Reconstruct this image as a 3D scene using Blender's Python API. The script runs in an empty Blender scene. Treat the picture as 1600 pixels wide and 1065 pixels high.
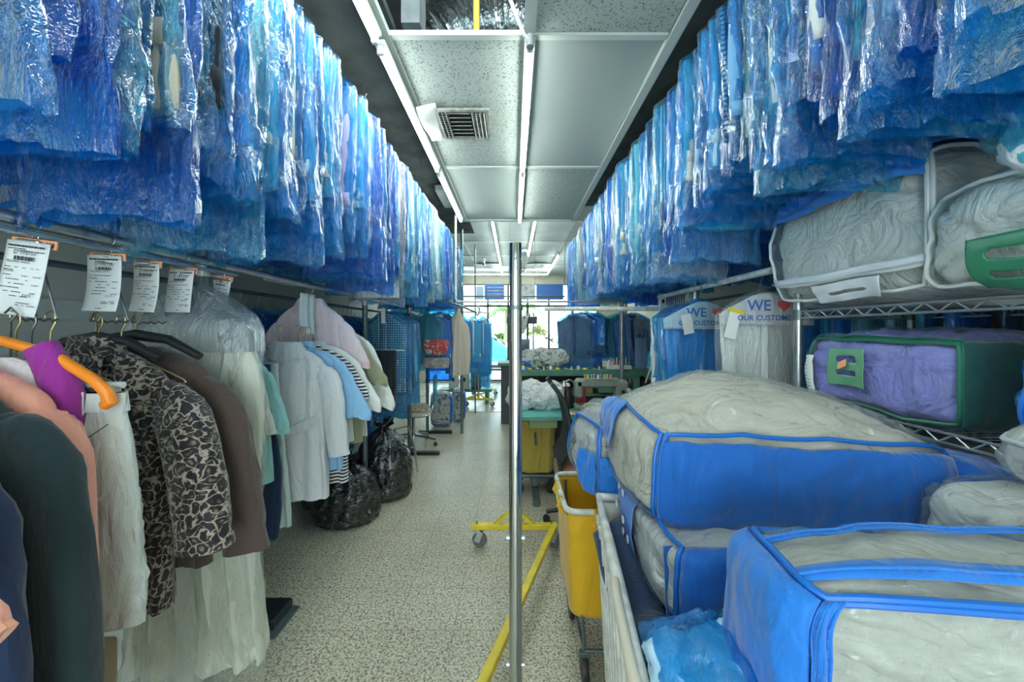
import bpy, bmesh, math, random
from math import sin, cos, pi, sqrt, atan2, radians, exp
from mathutils import Vector, Matrix, noise

# ---------------------------------------------------------------- camera, world, exposure
S = bpy.context.scene
COL = S.collection
FPX, CX, CY, EYE = 560.0, 802.0, 518.0, 1.5     # focal length in px of the 1600x1065 frame
cam_data = bpy.data.cameras.new('camera')
cam_data.sensor_width = 36.0
cam_data.lens = FPX * 36.0 / 1600.0
cam_data.shift_x = -(CX - 800.0) / 1600.0
cam_data.shift_y = (CY - 532.5) / 1600.0
cam_data.clip_start = 0.05
cam_data.clip_end = 200
cam = bpy.data.objects.new('camera', cam_data)
cam.location = (0, 0, EYE)
cam.rotation_euler = (pi / 2, 0, 0)
COL.objects.link(cam)
S.camera = cam

world = bpy.data.worlds.new('world')
S.world = world
world.use_nodes = True
wn = world.node_tree.nodes
wn['Background'].inputs[0].default_value = (0.80, 0.93, 1.0, 1)
wn['Background'].inputs[1].default_value = 2.9

S.view_settings.view_transform = 'Standard'
S.view_settings.look = 'None'
S.view_settings.gamma = 1
S.view_settings.use_curve_mapping = False
S.view_settings.exposure = 0.85
try:
    S.cycles.transparent_max_bounces = 14
    S.cycles.max_bounces = 7
    S.cycles.diffuse_bounces = 3
    S.cycles.sample_clamp_indirect = 6
except Exception:
    pass

sun_data = bpy.data.lights.new('sun', 'SUN')
sun_data.energy = 1.2
sun_data.angle = radians(1)
sun_data.color = (1, .97, .9)
sun = bpy.data.objects.new('sun', sun_data)
sun.rotation_euler = (radians(38), radians(-12), radians(14))   # high, from behind the shop front
sun.location = (0, 14, 9)
COL.objects.link(sun)

def P(px, py, d):
    return Vector(((px - CX) / FPX * d, d, EYE + (CY - py) / FPX * d))

R = random.Random(7)

# ---------------------------------------------------------------- object helpers
def link(name, mesh, parent=None, mats=None):
    o = bpy.data.objects.new(name, mesh)
    COL.objects.link(o)
    if parent is not None:
        o.parent = parent
    if mats is not None and mesh is not None:
        for m in (mats if isinstance(mats, (list, tuple)) else [mats]):
            mesh.materials.append(m)
    return o

def tag(o, label=None, cat=None, group=None, kind=None):
    if label: o['label'] = label
    if cat: o['category'] = cat
    if group: o['group'] = group
    if kind: o['kind'] = kind
    return o

def thing(name, label, cat, loc=(0, 0, 0), rz=0, group=None):
    o = bpy.data.objects.new(name, None)
    COL.objects.link(o)
    o.empty_display_size = .05
    o.location = loc
    o.rotation_euler = (0, 0, rz)
    return tag(o, label, cat, group)

def kids(o):
    return [c for c in ALLK.get(o.name, [])]

def copy_tree(o, parent=None):
    c = o.copy()
    COL.objects.link(c)
    if parent is not None:
        c.parent = parent
    for ch in list(o.children):
        copy_tree(ch, c)
    return c

class MB:
    def __init__(s):
        s.v = []; s.f = []; s.m = []; s.mi = 0
    def add(s, vs, fs):
        b = len(s.v)
        s.v += [tuple(v) for v in vs]
        s.f += [tuple(b + i for i in f) for f in fs]
        s.m += [s.mi] * len(fs)
        return s
    def box(s, c, d, rz=0, bev=0, M=None):
        x, y, z = d[0] / 2, d[1] / 2, d[2] / 2
        b = min(bev, x * .9, y * .9, z * .9)
        if b <= 0:
            vs = [(sx * x, sy * y, sz * z) for sz in (-1, 1) for sx, sy in ((-1, -1), (1, -1), (1, 1), (-1, 1))]
            fs = [(3, 2, 1, 0), (4, 5, 6, 7), (0, 1, 5, 4), (1, 2, 6, 5), (2, 3, 7, 6), (3, 0, 4, 7)]
        else:
            vs = []; fs = []
            def loop(xx, yy, zz, k=b):
                o = len(vs)
                for sx, sy in ((-1, -1), (1, -1), (1, 1), (-1, 1)):
                    if sx * sy > 0:
                        vs.append((sx * xx, sy * (yy - k), zz)); vs.append((sx * (xx - k), sy * yy, zz))
                    else:
                        vs.append((sx * (xx - k), sy * yy, zz)); vs.append((sx * xx, sy * (yy - k), zz))
                # order ccw
                pts = vs[o:]
                pts.sort(key=lambda p: atan2(p[1], p[0]))
                vs[o:] = pts
                return o
            l0 = loop(x - b, y - b, -z, b * .4); l1 = loop(x, y, -z + b); l2 = loop(x, y, z - b); l3 = loop(x - b, y - b, z, b * .4)
            for a, c2 in ((l0, l1), (l1, l2), (l2, l3)):
                for i in range(8):
                    j = (i + 1) % 8
                    fs.append((a + i, a + j, c2 + j, c2 + i))
            fs.append(tuple(l0 + i for i in reversed(range(8))))
            fs.append(tuple(l3 + i for i in range(8)))
        mt = Matrix.Translation(c) @ Matrix.Rotation(rz, 4, 'Z')
        if M is not None: mt = Matrix.Translation(c) @ M.to_4x4()
        return s.add([mt @ Vector(v) for v in vs], fs)
    def tube(s, pts, r, n=8, cap=True, closed=False):
        pts = [Vector(p) for p in pts]
        if len(pts) < 2: return s
        rings = []
        up = None
        N = len(pts)
        for i, p in enumerate(pts):
            if closed:
                t = pts[(i + 1) % N] - pts[i - 1]
            else:
                t = pts[min(i + 1, N - 1)] - pts[max(i - 1, 0)]
            if t.length < 1e-9: t = Vector((0, 0, 1))
            t.normalize()
            if up is None:
                up = Vector((0, 0, 1)) if abs(t.z) < .9 else Vector((1, 0, 0))
            a = t.cross(up)
            if a.length < 1e-6: a = t.orthogonal()
            a.normalize()
            b = a.cross(t).normalized()
            up = b
            rr = r[i] if isinstance(r, (list, tuple)) else r
            rings.append([p + (a * cos(2 * pi * k / n) + b * sin(2 * pi * k / n)) * rr for k in range(n)])
        vs = [v for rg in rings for v in rg]
        fs = []
        for i in range(N if closed else N - 1):
            j = (i + 1) % N
            for k in range(n):
                l = (k + 1) % n
                fs.append((i * n + k, i * n + l, j * n + l, j * n + k))
        if cap and not closed:
            fs.append(tuple(reversed(range(n))))
            fs.append(tuple((N - 1) * n + k for k in range(n)))
        return s.add(vs, fs)
    def cyl(s, p0, p1, r, n=16):
        return s.tube([p0, p1], r, n)
    def loft(s, rings, cap=True, closed=True):
        n = len(rings[0]); vs = [v for r in rings for v in r]; fs = []
        for i in range(len(rings) - 1):
            for k in range(n if closed else n - 1):
                l = (k + 1) % n
                fs.append((i * n + k, i * n + l, (i + 1) * n + l, (i + 1) * n + k))
        if cap and closed:
            fs.append(tuple(reversed(range(n)))); fs.append(tuple((len(rings) - 1) * n + k for k in range(n)))
        return s.add(vs, fs)
    def lathe(s, prof, c=(0, 0, 0), n=20, axis='Z', cap=True):
        rings = []
        c = Vector(c)
        for r, z in prof:
            rg = []
            for k in range(n):
                a = 2 * pi * k / n
                p = Vector((r * cos(a), r * sin(a), z))
                if axis == 'Y': p = Vector((p.x, p.z, -p.y))
                if axis == 'X': p = Vector((p.z, p.x, p.y))
                rg.append(c + p)
            rings.append(rg)
        return s.loft(rings, cap)
    def grid(s, fn, nu, nv):
        vs = [fn(i / nu, j / nv) for j in range(nv + 1) for i in range(nu + 1)]
        fs = [(j * (nu + 1) + i, j * (nu + 1) + i + 1, (j + 1) * (nu + 1) + i + 1, (j + 1) * (nu + 1) + i)
              for j in range(nv) for i in range(nu)]
        return s.add(vs, fs)
    def mesh(s, name, smooth=True):
        me = bpy.data.meshes.new(name)
        me.from_pydata(s.v, [], s.f)
        if any(s.m): me.polygons.foreach_set('material_index', s.m)
        if smooth:
            me.polygons.foreach_set('use_smooth', [True] * len(me.polygons))
        me.update()
        return me
    def build(s, name, mats=None, parent=None, smooth=True, sharp=True, loc=None):
        me = s.mesh(name, smooth)
        if smooth and sharp:
            try: me.set_sharp_from_angle(angle=radians(40))
            except Exception: pass
        o = link(name, me, parent, mats)
        if loc is not None: o.location = loc
        return o

def solid(o, t, off=-1):
    m = o.modifiers.new('thickness', 'SOLIDIFY'); m.thickness = t; m.offset = off
    return o
def subsurf(o, n=1):
    m = o.modifiers.new('smooth', 'SUBSURF'); m.levels = n; m.render_levels = n
    return o

def struct(name, mb, mat, smooth=False):
    o = mb.build(name, mat, None, smooth)
    o['kind'] = 'structure'
    return o

FONTCACHE = {}
def text_mesh(body, size, align='LEFT', ext=0.0, bold=False):
    k = (body, size, align, ext, bold)
    if k in FONTCACHE: return FONTCACHE[k].copy()
    cu = bpy.data.curves.new('lettering', 'FONT')
    cu.body = body; cu.size = size; cu.align_x = align; cu.extrude = ext; cu.resolution_u = 2
    if bold: cu.offset = size * .018
    t = bpy.data.objects.new('lettering', cu)
    COL.objects.link(t)
    dg = bpy.context.evaluated_depsgraph_get()
    dg.update()
    me = bpy.data.meshes.new_from_object(t.evaluated_get(dg))
    COL.objects.unlink(t)
    bpy.data.objects.remove(t)
    bpy.data.curves.remove(cu)
    FONTCACHE[k] = me
    return me

def nz(x, y, z=0.0, s=0.0):
    return noise.noise(Vector((x + s * 13.7, y - s * 7.3, z + s * 3.1)))

# ---------------------------------------------------------------- materials
MATS = {}
def newmat(name):
    m = bpy.data.materials.new(name); m.use_nodes = True
    MATS[name] = m
    return m, m.node_tree.nodes, m.node_tree.links, m.node_tree.nodes['Principled BSDF']

def sp(b, key, val):
    if key in b.inputs: b.inputs[key].default_value = val

def c4(c): return (c[0], c[1], c[2], 1)

def plain(name, col, rough=.5, metal=0.0, bump=0.0, bscale=60, var=0.0, vscale=6, coat=0.0, spec=.5):
    m, n, l, b = newmat(name)
    sp(b, 'Base Color', c4(col)); sp(b, 'Roughness', rough); sp(b, 'Metallic', metal)
    sp(b, 'Specular IOR Level', spec); sp(b, 'Coat Weight', coat)
    tc = n.new('ShaderNodeTexCoord')
    if var:
        t = n.new('ShaderNodeTexNoise'); t.inputs['Scale'].default_value = vscale; t.inputs['Detail'].default_value = 5
        l.new(tc.outputs['Object'], t.inputs['Vector'])
        r = n.new('ShaderNodeValToRGB')
        r.color_ramp.elements[0].position = .35; r.color_ramp.elements[1].position = .68
        r.color_ramp.elements[0].color = c4([max(0, c * (1 - var)) for c in col])
        r.color_ramp.elements[1].color = c4([min(1, c * (1 + var * .5)) for c in col])
        l.new(t.outputs['Fac'], r.inputs[0]); l.new(r.outputs[0], b.inputs['Base Color'])
    if bump:
        t = n.new('ShaderNodeTexNoise'); t.inputs['Scale'].default_value = bscale; t.inputs['Detail'].default_value = 4
        l.new(tc.outputs['Object'], t.inputs['Vector'])
        u = n.new('ShaderNodeBump'); u.inputs['Strength'].default_value = bump; u.inputs['Distance'].default_value = .01
        l.new(t.outputs['Fac'], u.inputs['Height']); l.new(u.outputs[0], b.inputs['Normal'])
    return m

def cloth(name, col, rough=.85, wr=.5, wscale=9, weave=420, sheen=.25, pattern=None, col2=None, pscale=40, thr=.5):
    """woven cloth: soft wrinkles in the normals, optional printed pattern"""
    m, n, l, b = newmat(name)
    sp(b, 'Base Color', c4(col)); sp(b, 'Roughness', rough); sp(b, 'Sheen Weight', sheen); sp(b, 'Specular IOR Level', .25)
    tc = n.new('ShaderNodeTexCoord')
    mp = n.new('ShaderNodeMapping'); mp.inputs['Scale'].default_value = (1.6, 1.6, .55)
    l.new(tc.outputs['Object'], mp.inputs[0])
    a = n.new('ShaderNodeTexNoise'); a.inputs['Scale'].default_value = wscale; a.inputs['Detail'].default_value = 4; a.inputs['Distortion'].default_value = .7
    l.new(mp.outputs[0], a.inputs['Vector'])
    w = n.new('ShaderNodeTexNoise'); w.inputs['Scale'].default_value = weave; w.inputs['Detail'].default_value = 1
    l.new(tc.outputs['Object'], w.inputs['Vector'])
    u1 = n.new('ShaderNodeBump'); u1.inputs['Strength'].default_value = min(1, wr * 1.5); u1.inputs['Distance'].default_value = .03
    l.new(a.outputs['Fac'], u1.inputs['Height'])
    u2 = n.new('ShaderNodeBump'); u2.inputs['Strength'].default_value = .25; u2.inputs['Distance'].default_value = .002
    l.new(w.outputs['Fac'], u2.inputs['Height']); l.new(u1.outputs[0], u2.inputs['Normal'])
    l.new(u2.outputs[0], b.inputs['Normal'])
    if pattern:
        r = n.new('ShaderNodeValToRGB'); r.color_ramp.interpolation = 'LINEAR'
        e = r.color_ramp.elements
        if pattern in ('stripe_x', 'stripe_z', 'check'):
            outs = []
            for ax in (('X',) if pattern == 'stripe_x' else ('Z',) if pattern == 'stripe_z' else ('X', 'Z')):
                wv = n.new('ShaderNodeTexWave'); wv.bands_direction = ax; wv.inputs['Scale'].default_value = pscale
                wv.inputs['Distortion'].default_value = .25
                l.new(tc.outputs['Object'], wv.inputs['Vector']); outs.append(wv.outputs['Fac'])
            f = outs[0]
            if len(outs) == 2:
                mm = n.new('ShaderNodeMath'); mm.operation = 'MULTIPLY'
                l.new(outs[0], mm.inputs[0]); l.new(outs[1], mm.inputs[1]); f = mm.outputs[0]
            e[0].position = thr - .08; e[1].position = thr + .08
            e[0].color = c4(col2); e[1].color = c4(col)
            l.new(f, r.inputs[0])
        elif pattern == 'leopard':
            d = n.new('ShaderNodeTexNoise'); d.inputs['Scale'].default_value = 26; d.inputs['Detail'].default_value = 2
            l.new(tc.outputs['Object'], d.inputs['Vector'])
            mx = n.new('ShaderNodeMix'); mx.data_type = 'VECTOR'; mx.inputs['Factor'].default_value = .045
            l.new(tc.outputs['Object'], mx.inputs['A']); l.new(d.outputs['Color'], mx.inputs['B'])
            mp2 = n.new('ShaderNodeMapping'); mp2.inputs['Scale'].default_value = (1, 1, 1.25)
            l.new(mx.outputs['Result'], mp2.inputs[0])
            v = n.new('ShaderNodeTexVoronoi'); v.inputs['Scale'].default_value = pscale; v.feature = 'DISTANCE_TO_EDGE'
            l.new(mp2.outputs[0], v.inputs['Vector'])
            v2 = n.new('ShaderNodeTexVoronoi'); v2.inputs['Scale'].default_value = pscale
            l.new(mp2.outputs[0], v2.inputs['Vector'])
            e[0].position = .035; e[0].color = c4(col)
            e[1].position = .10; e[1].color = c4(col2)
            dn = n.new('ShaderNodeTexNoise'); dn.inputs['Scale'].default_value = 60; dn.inputs['Detail'].default_value = 2
            l.new(tc.outputs['Object'], dn.inputs['Vector'])
            da = n.new('ShaderNodeMath'); da.operation = 'MULTIPLY_ADD'; da.inputs[1].default_value = .34; da.inputs[2].default_value = -.16
            l.new(dn.outputs['Fac'], da.inputs[0])
            db = n.new('ShaderNodeMath'); db.operation = 'ADD'; l.new(v.outputs['Distance'], db.inputs[0]); l.new(da.outputs[0], db.inputs[1])
            l.new(db.outputs[0], r.inputs[0])
            r2 = n.new('ShaderNodeValToRGB'); r2.color_ramp.elements[0].position = .12; r2.color_ramp.elements[0].color = (1, 1, 1, 1)
            r2.color_ramp.elements[1].position = .3; r2.color_ramp.elements[1].color = (0, 0, 0, 1)
            l.new(v2.outputs['Distance'], r2.inputs[0])
            mc = n.new('ShaderNodeMix'); mc.data_type = 'RGBA'
            l.new(r2.outputs[0], mc.inputs['Factor'])
            l.new(r.outputs[0], mc.inputs['A']); mc.inputs['B'].default_value = c4([.5 * (x + y) for x, y in zip(col, col2)])
            l.new(mc.outputs['Result'], b.inputs['Base Color'])
            return m
        elif pattern == 'dots':
            v = n.new('ShaderNodeTexVoronoi'); v.inputs['Scale'].default_value = pscale; v.inputs['Randomness'].default_value = .8
            l.new(tc.outputs['Object'], v.inputs['Vector'])
            e[0].position = thr - .1; e[1].position = thr + .02
            e[0].color = c4(col2); e[1].color = c4(col)
            l.new(v.outputs['Distance'], r.inputs[0])
        elif pattern == 'floral':
            d = n.new('ShaderNodeTexNoise'); d.inputs['Scale'].default_value = pscale; d.inputs['Detail'].default_value = 3; d.inputs['Distortion'].default_value = 1.2
            l.new(tc.outputs['Object'], d.inputs['Vector'])
            e[0].position = thr - .04; e[1].position = thr + .04
            e[0].color = c4(col2); e[1].color = c4(col)
            l.new(d.outputs['Fac'], r.inputs[0])
        l.new(r.outputs[0], b.inputs['Base Color'])
    return m

def quilt_mat(name, col, cs=5.0, strength=1.0, pattern=None, col2=None, pscale=9, thr=.42):
    m, n, l, b = newmat(name)
    sp(b, 'Base Color', c4(col)); sp(b, 'Roughness', .8); sp(b, 'Sheen Weight', .2); sp(b, 'Specular IOR Level', .3)
    tc = n.new('ShaderNodeTexCoord')
    mp = n.new('ShaderNodeMapping'); mp.inputs['Rotation'].default_value = (.3, .5, .35); mp.inputs['Scale'].default_value = (.65, 1.5, 1.5)
    l.new(tc.outputs['Object'], mp.inputs[0])
    a = n.new('ShaderNodeTexNoise'); a.inputs['Scale'].default_value = cs; a.inputs['Detail'].default_value = 3; a.inputs['Distortion'].default_value = 1.6
    l.new(mp.outputs[0], a.inputs['Vector'])
    s1 = n.new('ShaderNodeMath'); s1.operation = 'SUBTRACT'; s1.inputs[1].default_value = .5; l.new(a.outputs['Fac'], s1.inputs[0])
    s2 = n.new('ShaderNodeMath'); s2.operation = 'ABSOLUTE'; l.new(s1.outputs[0], s2.inputs[0])
    s3 = n.new('ShaderNodeMath'); s3.operation = 'POWER'; s3.inputs[1].default_value = .6; l.new(s2.outputs[0], s3.inputs[0])
    a2 = n.new('ShaderNodeTexNoise'); a2.inputs['Scale'].default_value = cs * 3; a2.inputs['Detail'].default_value = 4; a2.inputs['Distortion'].default_value = 1.0
    l.new(mp.outputs[0], a2.inputs['Vector'])
    u1 = n.new('ShaderNodeBump'); u1.inputs['Strength'].default_value = strength * .42; u1.inputs['Distance'].default_value = .06
    l.new(s3.outputs[0], u1.inputs['Height'])
    u2 = n.new('ShaderNodeBump'); u2.inputs['Strength'].default_value = .35; u2.inputs['Distance'].default_value = .02
    l.new(a2.outputs['Fac'], u2.inputs['Height']); l.new(u1.outputs[0], u2.inputs['Normal']); l.new(u2.outputs[0], b.inputs['Normal'])
    if pattern:
        d = n.new('ShaderNodeTexNoise'); d.inputs['Scale'].default_value = pscale; d.inputs['Detail'].default_value = 3; d.inputs['Distortion'].default_value = 1.2
        l.new(tc.outputs['Object'], d.inputs['Vector'])
        r = n.new('ShaderNodeValToRGB'); e = r.color_ramp.elements
        e[0].position = thr - .04; e[1].position = thr + .04; e[0].color = c4(col2); e[1].color = c4(col)
        l.new(d.outputs['Fac'], r.inputs[0]); l.new(r.outputs[0], b.inputs['Base Color'])
    return m

def film(name, tint, body, body_fac=.3, gloss=.35, rough=.16, scale=1.0, bump=.8, gm=.8, gc=.06):
    """thin crumpled polythene: tinted see-through + a little milky body + broken sharp highlights"""
    m = bpy.data.materials.new(name); m.use_nodes = True; MATS[name] = m
    n = m.node_tree.nodes; l = m.node_tree.links
    n.remove(n['Principled BSDF']); out = n['Material Output']
    tc = n.new('ShaderNodeTexCoord')
    mp = n.new('ShaderNodeMapping'); mp.inputs['Scale'].default_value = (1, 1, .32); mp.inputs['Rotation'].default_value = (.1, .25, 0)
    l.new(tc.outputs['Object'], mp.inputs[0])
    a = n.new('ShaderNodeTexNoise'); a.inputs['Scale'].default_value = 16 * scale; a.inputs['Detail'].default_value = 5; a.inputs['Distortion'].default_value = 2.2
    a.inputs['Roughness'].default_value = .62
    l.new(mp.outputs[0], a.inputs['Vector'])
    v = n.new('ShaderNodeTexVoronoi'); v.feature = 'DISTANCE_TO_EDGE'; v.inputs['Scale'].default_value = 22 * scale
    mx = n.new('ShaderNodeMix'); mx.data_type = 'VECTOR'; mx.inputs['Factor'].default_value = .12
    l.new(mp.outputs[0], mx.inputs['A']); l.new(a.outputs['Color'], mx.inputs['B']); l.new(mx.outputs['Result'], v.inputs['Vector'])
    u1 = n.new('ShaderNodeBump'); u1.inputs['Strength'].default_value = bump; u1.inputs['Distance'].default_value = .03
    l.new(a.outputs['Fac'], u1.inputs['Height'])
    u2 = n.new('ShaderNodeBump'); u2.inputs['Strength'].default_value = bump * .6; u2.inputs['Distance'].default_value = .012
    l.new(v.outputs['Distance'], u2.inputs['Height']); l.new(u1.outputs[0], u2.inputs['Normal'])
    tr = n.new('ShaderNodeBsdfTransparent'); tr.inputs[0].default_value = c4(tint)
    df = n.new('ShaderNodeBsdfDiffuse'); df.inputs[0].default_value = c4(body)
    tl = n.new('ShaderNodeBsdfTranslucent'); tl.inputs[0].default_value = c4(body)
    l.new(u1.outputs[0], df.inputs['Normal'])
    m0 = n.new('ShaderNodeMixShader'); m0.inputs[0].default_value = .45
    l.new(df.outputs[0], m0.inputs[1]); l.new(tl.outputs[0], m0.inputs[2])
    m1 = n.new('ShaderNodeMixShader'); m1.inputs[0].default_value = body_fac
    l.new(tr.outputs[0], m1.inputs[1]); l.new(m0.outputs[0], m1.inputs[2])
    gl = n.new('ShaderNodeBsdfGlossy'); gl.inputs['Roughness'].default_value = rough; gl.inputs[0].default_value = (.95, 1, 1, 1)
    l.new(u2.outputs[0], gl.inputs['Normal'])
    lw = n.new('ShaderNodeLayerWeight'); lw.inputs['Blend'].default_value = gloss
    l.new(u2.outputs[0], lw.inputs['Normal'])
    m2 = n.new('ShaderNodeMixShader')
    mm = n.new('ShaderNodeMath'); mm.operation = 'MULTIPLY_ADD'; mm.inputs[1].default_value = gm; mm.inputs[2].default_value = gc
    l.new(lw.outputs['Fresnel'], mm.inputs[0])
    l.new(mm.outputs[0], m2.inputs[0]); l.new(m1.outputs[0], m2.inputs[1]); l.new(gl.outputs[0], m2.inputs[2])
    l.new(m2.outputs[0], out.inputs[0])
    return m

def emit(name, col, strength):
    m = bpy.data.materials.new(name); m.use_nodes = True; MATS[name] = m
    n = m.node_tree.nodes; l = m.node_tree.links
    b = n['Principled BSDF']
    sp(b, 'Base Color', c4(col)); sp(b, 'Emission Color', c4(col)); sp(b, 'Emission Strength', strength)
    return m

def floor_mat(name, tile, base, fleck, seam, rough, fscale, seamw=.012):
    m, n, l, b = newmat(name)
    tc = n.new('ShaderNodeTexCoord')
    br = n.new('ShaderNodeTexBrick'); br.offset = 0; br.squash = 1
    br.inputs['Scale'].default_value = 1 / tile; br.inputs['Brick Width'].default_value = 1; br.inputs['Row Height'].default_value = 1
    br.inputs['Mortar Size'].default_value = seamw; br.inputs['Mortar Smooth'].default_value = .3
    br.inputs['Color1'].default_value = (1, 1, 1, 1); br.inputs['Color2'].default_value = (.93, .95, .93, 1)
    br.inputs['Mortar'].default_value = c4(seam)
    l.new(tc.outputs['Object'], br.inputs['Vector'])
    a = n.new('ShaderNodeTexNoise'); a.inputs['Scale'].default_value = fscale; a.inputs['Detail'].default_value = 3; a.inputs['Distortion'].default_value = .6
    l.new(tc.outputs['Object'], a.inputs['Vector'])
    r = n.new('ShaderNodeValToRGB'); e = r.color_ramp.elements
    e[0].position = .36; e[0].color = c4(fleck); e[1].position = .56; e[1].color = c4(base)
    l.new(a.outputs['Fac'], r.inputs[0])
    d = n.new('ShaderNodeTexNoise'); d.inputs['Scale'].default_value = 1.3; d.inputs['Detail'].default_value = 5
    l.new(tc.outputs['Object'], d.inputs['Vector'])
    r3 = n.new('ShaderNodeValToRGB'); r3.color_ramp.elements[0].position = .3; r3.color_ramp.elements[0].color = (.78, .78, .76, 1); r3.color_ramp.elements[1].position = .6
    l.new(d.outputs['Fac'], r3.inputs[0])
    m1 = n.new('ShaderNodeMix'); m1.data_type = 'RGBA'; m1.blend_type = 'MULTIPLY'; m1.inputs['Factor'].default_value = 1
    l.new(r.outputs[0], m1.inputs['A']); l.new(br.outputs['Color'], m1.inputs['B'])
    m2 = n.new('ShaderNodeMix'); m2.data_type = 'RGBA'; m2.blend_type = 'MULTIPLY'; m2.inputs['Factor'].default_value = 1
    l.new(m1.outputs['Result'], m2.inputs['A']); l.new(r3.outputs[0], m2.inputs['B'])
    l.new(m2.outputs['Result'], b.inputs['Base Color'])
    rr = n.new('ShaderNodeMapRange'); rr.inputs['To Min'].default_value = rough; rr.inputs['To Max'].default_value = rough + .25
    l.new(d.outputs['Fac'], rr.inputs[0]); l.new(rr.outputs[0], b.inputs['Roughness'])
    return m

def tile_mat():
    m, n, l, b = newmat('speckled_ceiling_tile')
    tc = n.new('ShaderNodeTexCoord')
    a = n.new('ShaderNodeTexNoise'); a.inputs['Scale'].default_value = 115; a.inputs['Detail'].default_value = 2; a.inputs['Distortion'].default_value = .4
    l.new(tc.outputs['Object'], a.inputs['Vector'])
    r = n.new('ShaderNodeValToRGB'); e = r.color_ramp.elements
    e[0].position = .36; e[0].color = (.16, .18, .17, 1); e[1].position = .43; e[1].color = (.37, .43, .40, 1)
    l.new(a.outputs['Fac'], r.inputs[0]); l.new(r.outputs[0], b.inputs['Base Color'])
    u = n.new('ShaderNodeBump'); u.inputs['Strength'].default_value = .5; u.inputs['Distance'].default_value = .004
    l.new(a.outputs['Fac'], u.inputs['Height']); l.new(u.outputs[0], b.inputs['Normal'])
    sp(b, 'Roughness', .9)
    return m

M = {}
M['floor'] = floor_mat('speckled_vinyl_tile', .3, (.80, .76, .60), (.20, .19, .15), (.62, .60, .54), .24, 95, .008)
M['floor2'] = floor_mat('glossy_ceramic_tile', .42, (.66, .62, .55), (.50, .47, .42), (.20, .19, .17), .10, 14, .02)
M['tile'] = tile_mat()
M['panel'] = plain('smooth_ceiling_panel', (.33, .39, .37), .55, var=.06, vscale=2)
M['grid'] = plain('white_grid_metal', (.50, .56, .52), .4)
M['dark_ceiling'] = plain('dark_grey_plaster', (.085, .10, .095), .9, bump=.5, bscale=22, var=.35, vscale=5)
M['slab'] = plain('dusty_concrete', (.20, .22, .22), .9, bump=.4, bscale=20, var=.4, vscale=3)
M['wall'] = plain('grey_green_wall_paint', (.55, .59, .52), .7, var=.10, vscale=2.5)
M['wall_cream'] = plain('cream_wall_paint', (.62, .62, .51), .7, var=.10, vscale=2.5)
M['white'] = plain('white_paint', (.75, .78, .74), .45, var=.08, vscale=12)
M['white_worn'] = plain('worn_white_plastic', (.70, .73, .68), .5, var=.28, vscale=22, bump=.15, bscale=40)
M['steel'] = plain('galvanised_steel', (.50, .55, .56), .32, metal=.85, var=.25, vscale=14)
M['steel_dark'] = plain('dark_steel', (.16, .22, .23), .4, metal=.6, var=.2, vscale=12)
M['chrome'] = plain('chrome', (.46, .49, .50), .10, metal=1, bump=.05, bscale=30)
M['wire'] = plain('bare_steel_wire', (.20, .20, .19), .35, metal=.8)
M['gold_wire'] = plain('brassy_hanger_wire', (.42, .36, .18), .35, metal=.8)
M['black'] = plain('black_plastic', (.02, .022, .024), .4)
M['yellow'] = plain('yellow_enamel', (.85, .68, .04), .35, var=.15, vscale=16)
M['yellow_bag'] = cloth('yellow_vinyl_cloth', (.82, .48, .02), rough=.45, wr=.5, wscale=5, weave=300)
M['olive_bag'] = cloth('olive_yellow_canvas', (.46, .36, .07), rough=.8, wr=.7, wscale=6)
M['rubber'] = plain('grey_rubber', (.13, .14, .14), .6)
M['paper'] = plain('white_paper', (.80, .86, .84), .8)
M['orange_clip'] = plain('orange_card', (.95, .42, .20), .6)
M['ink'] = plain('black_ink', (.03, .035, .04), .7)
M['tube'] = emit('lit_fluorescent_tube', (.93, 1.0, .95), 23.0)
M['fixture'] = plain('fixture_enamel', (.60, .66, .62), .35)
M['teal'] = plain('teal_laminate', (.12, .50, .44), .28, var=.12, vscale=8)
M['green'] = plain('green_painted_wood', (.10, .26, .19), .5, var=.18, vscale=10)
M['frame_dark'] = plain('dark_bronze_frame', (.06, .06, .055), .4, metal=.5)
# ---------------------------------------------------------------- setting
WX = 2.1            # side walls
YB, YS, YF = -2.6, 6.7, 10.6
b = MB().box((0, (YB + YS) / 2, -.05), (2 * WX + .2, YS - YB, .1)); struct('floor', b, M['floor'])
b = MB().box((0, (YS + YF) / 2, -.05), (2 * WX + 3.2, YF - YS, .1)); struct('floor_front_shop', b, M['floor2'])
b = MB().box((0, YS, .002), (2 * WX, .05, .006)); struct('trim_1', b, plain('threshold_strip', (.35, .34, .30), .4, metal=.3))
b = MB().box((-WX - .05, (YB + YS) / 2, 1.9), (.1, YS - YB, 3.8)); struct('wall_left', b, M['wall'])
b = MB().box((WX + .05, (YB + YS) / 2, 1.9), (.1, YS - YB, 3.8)); struct('wall_right', b, M['wall_cream'])
for sx, nm in ((-1, 'wall_left_front_shop'), (1, 'wall_right_front_shop')):
    b = MB().box((sx * (WX + 1.55), (YS + YF) / 2, 1.9), (.1, YF - YS, 3.8))
    b.box((sx * (WX + .8), YS - .05, 1.9), (1.6, .1, 3.8)); struct(nm, b, M['wall_cream'])
b = MB().box((-WX + .012, 2.5, 1.60), (.024, 8.2, .09)).box((-WX + .008, 2.5, 1.42), (.016, 8.2, .03)); struct('trim_2', b, plain('pale_wall_rail', (.56, .62, .56), .5))
b = MB().box((-WX + .01, 2.5, .06), (.02, 8.2, .12)); struct('baseboard_left', b, plain('brown_baseboard', (.30, .25, .18), .6))
b = MB().box((WX - .01, 2.5, .06), (.02, 8.2, .12)); struct('baseboard_right', b, MATS['brown_baseboard'])
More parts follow.
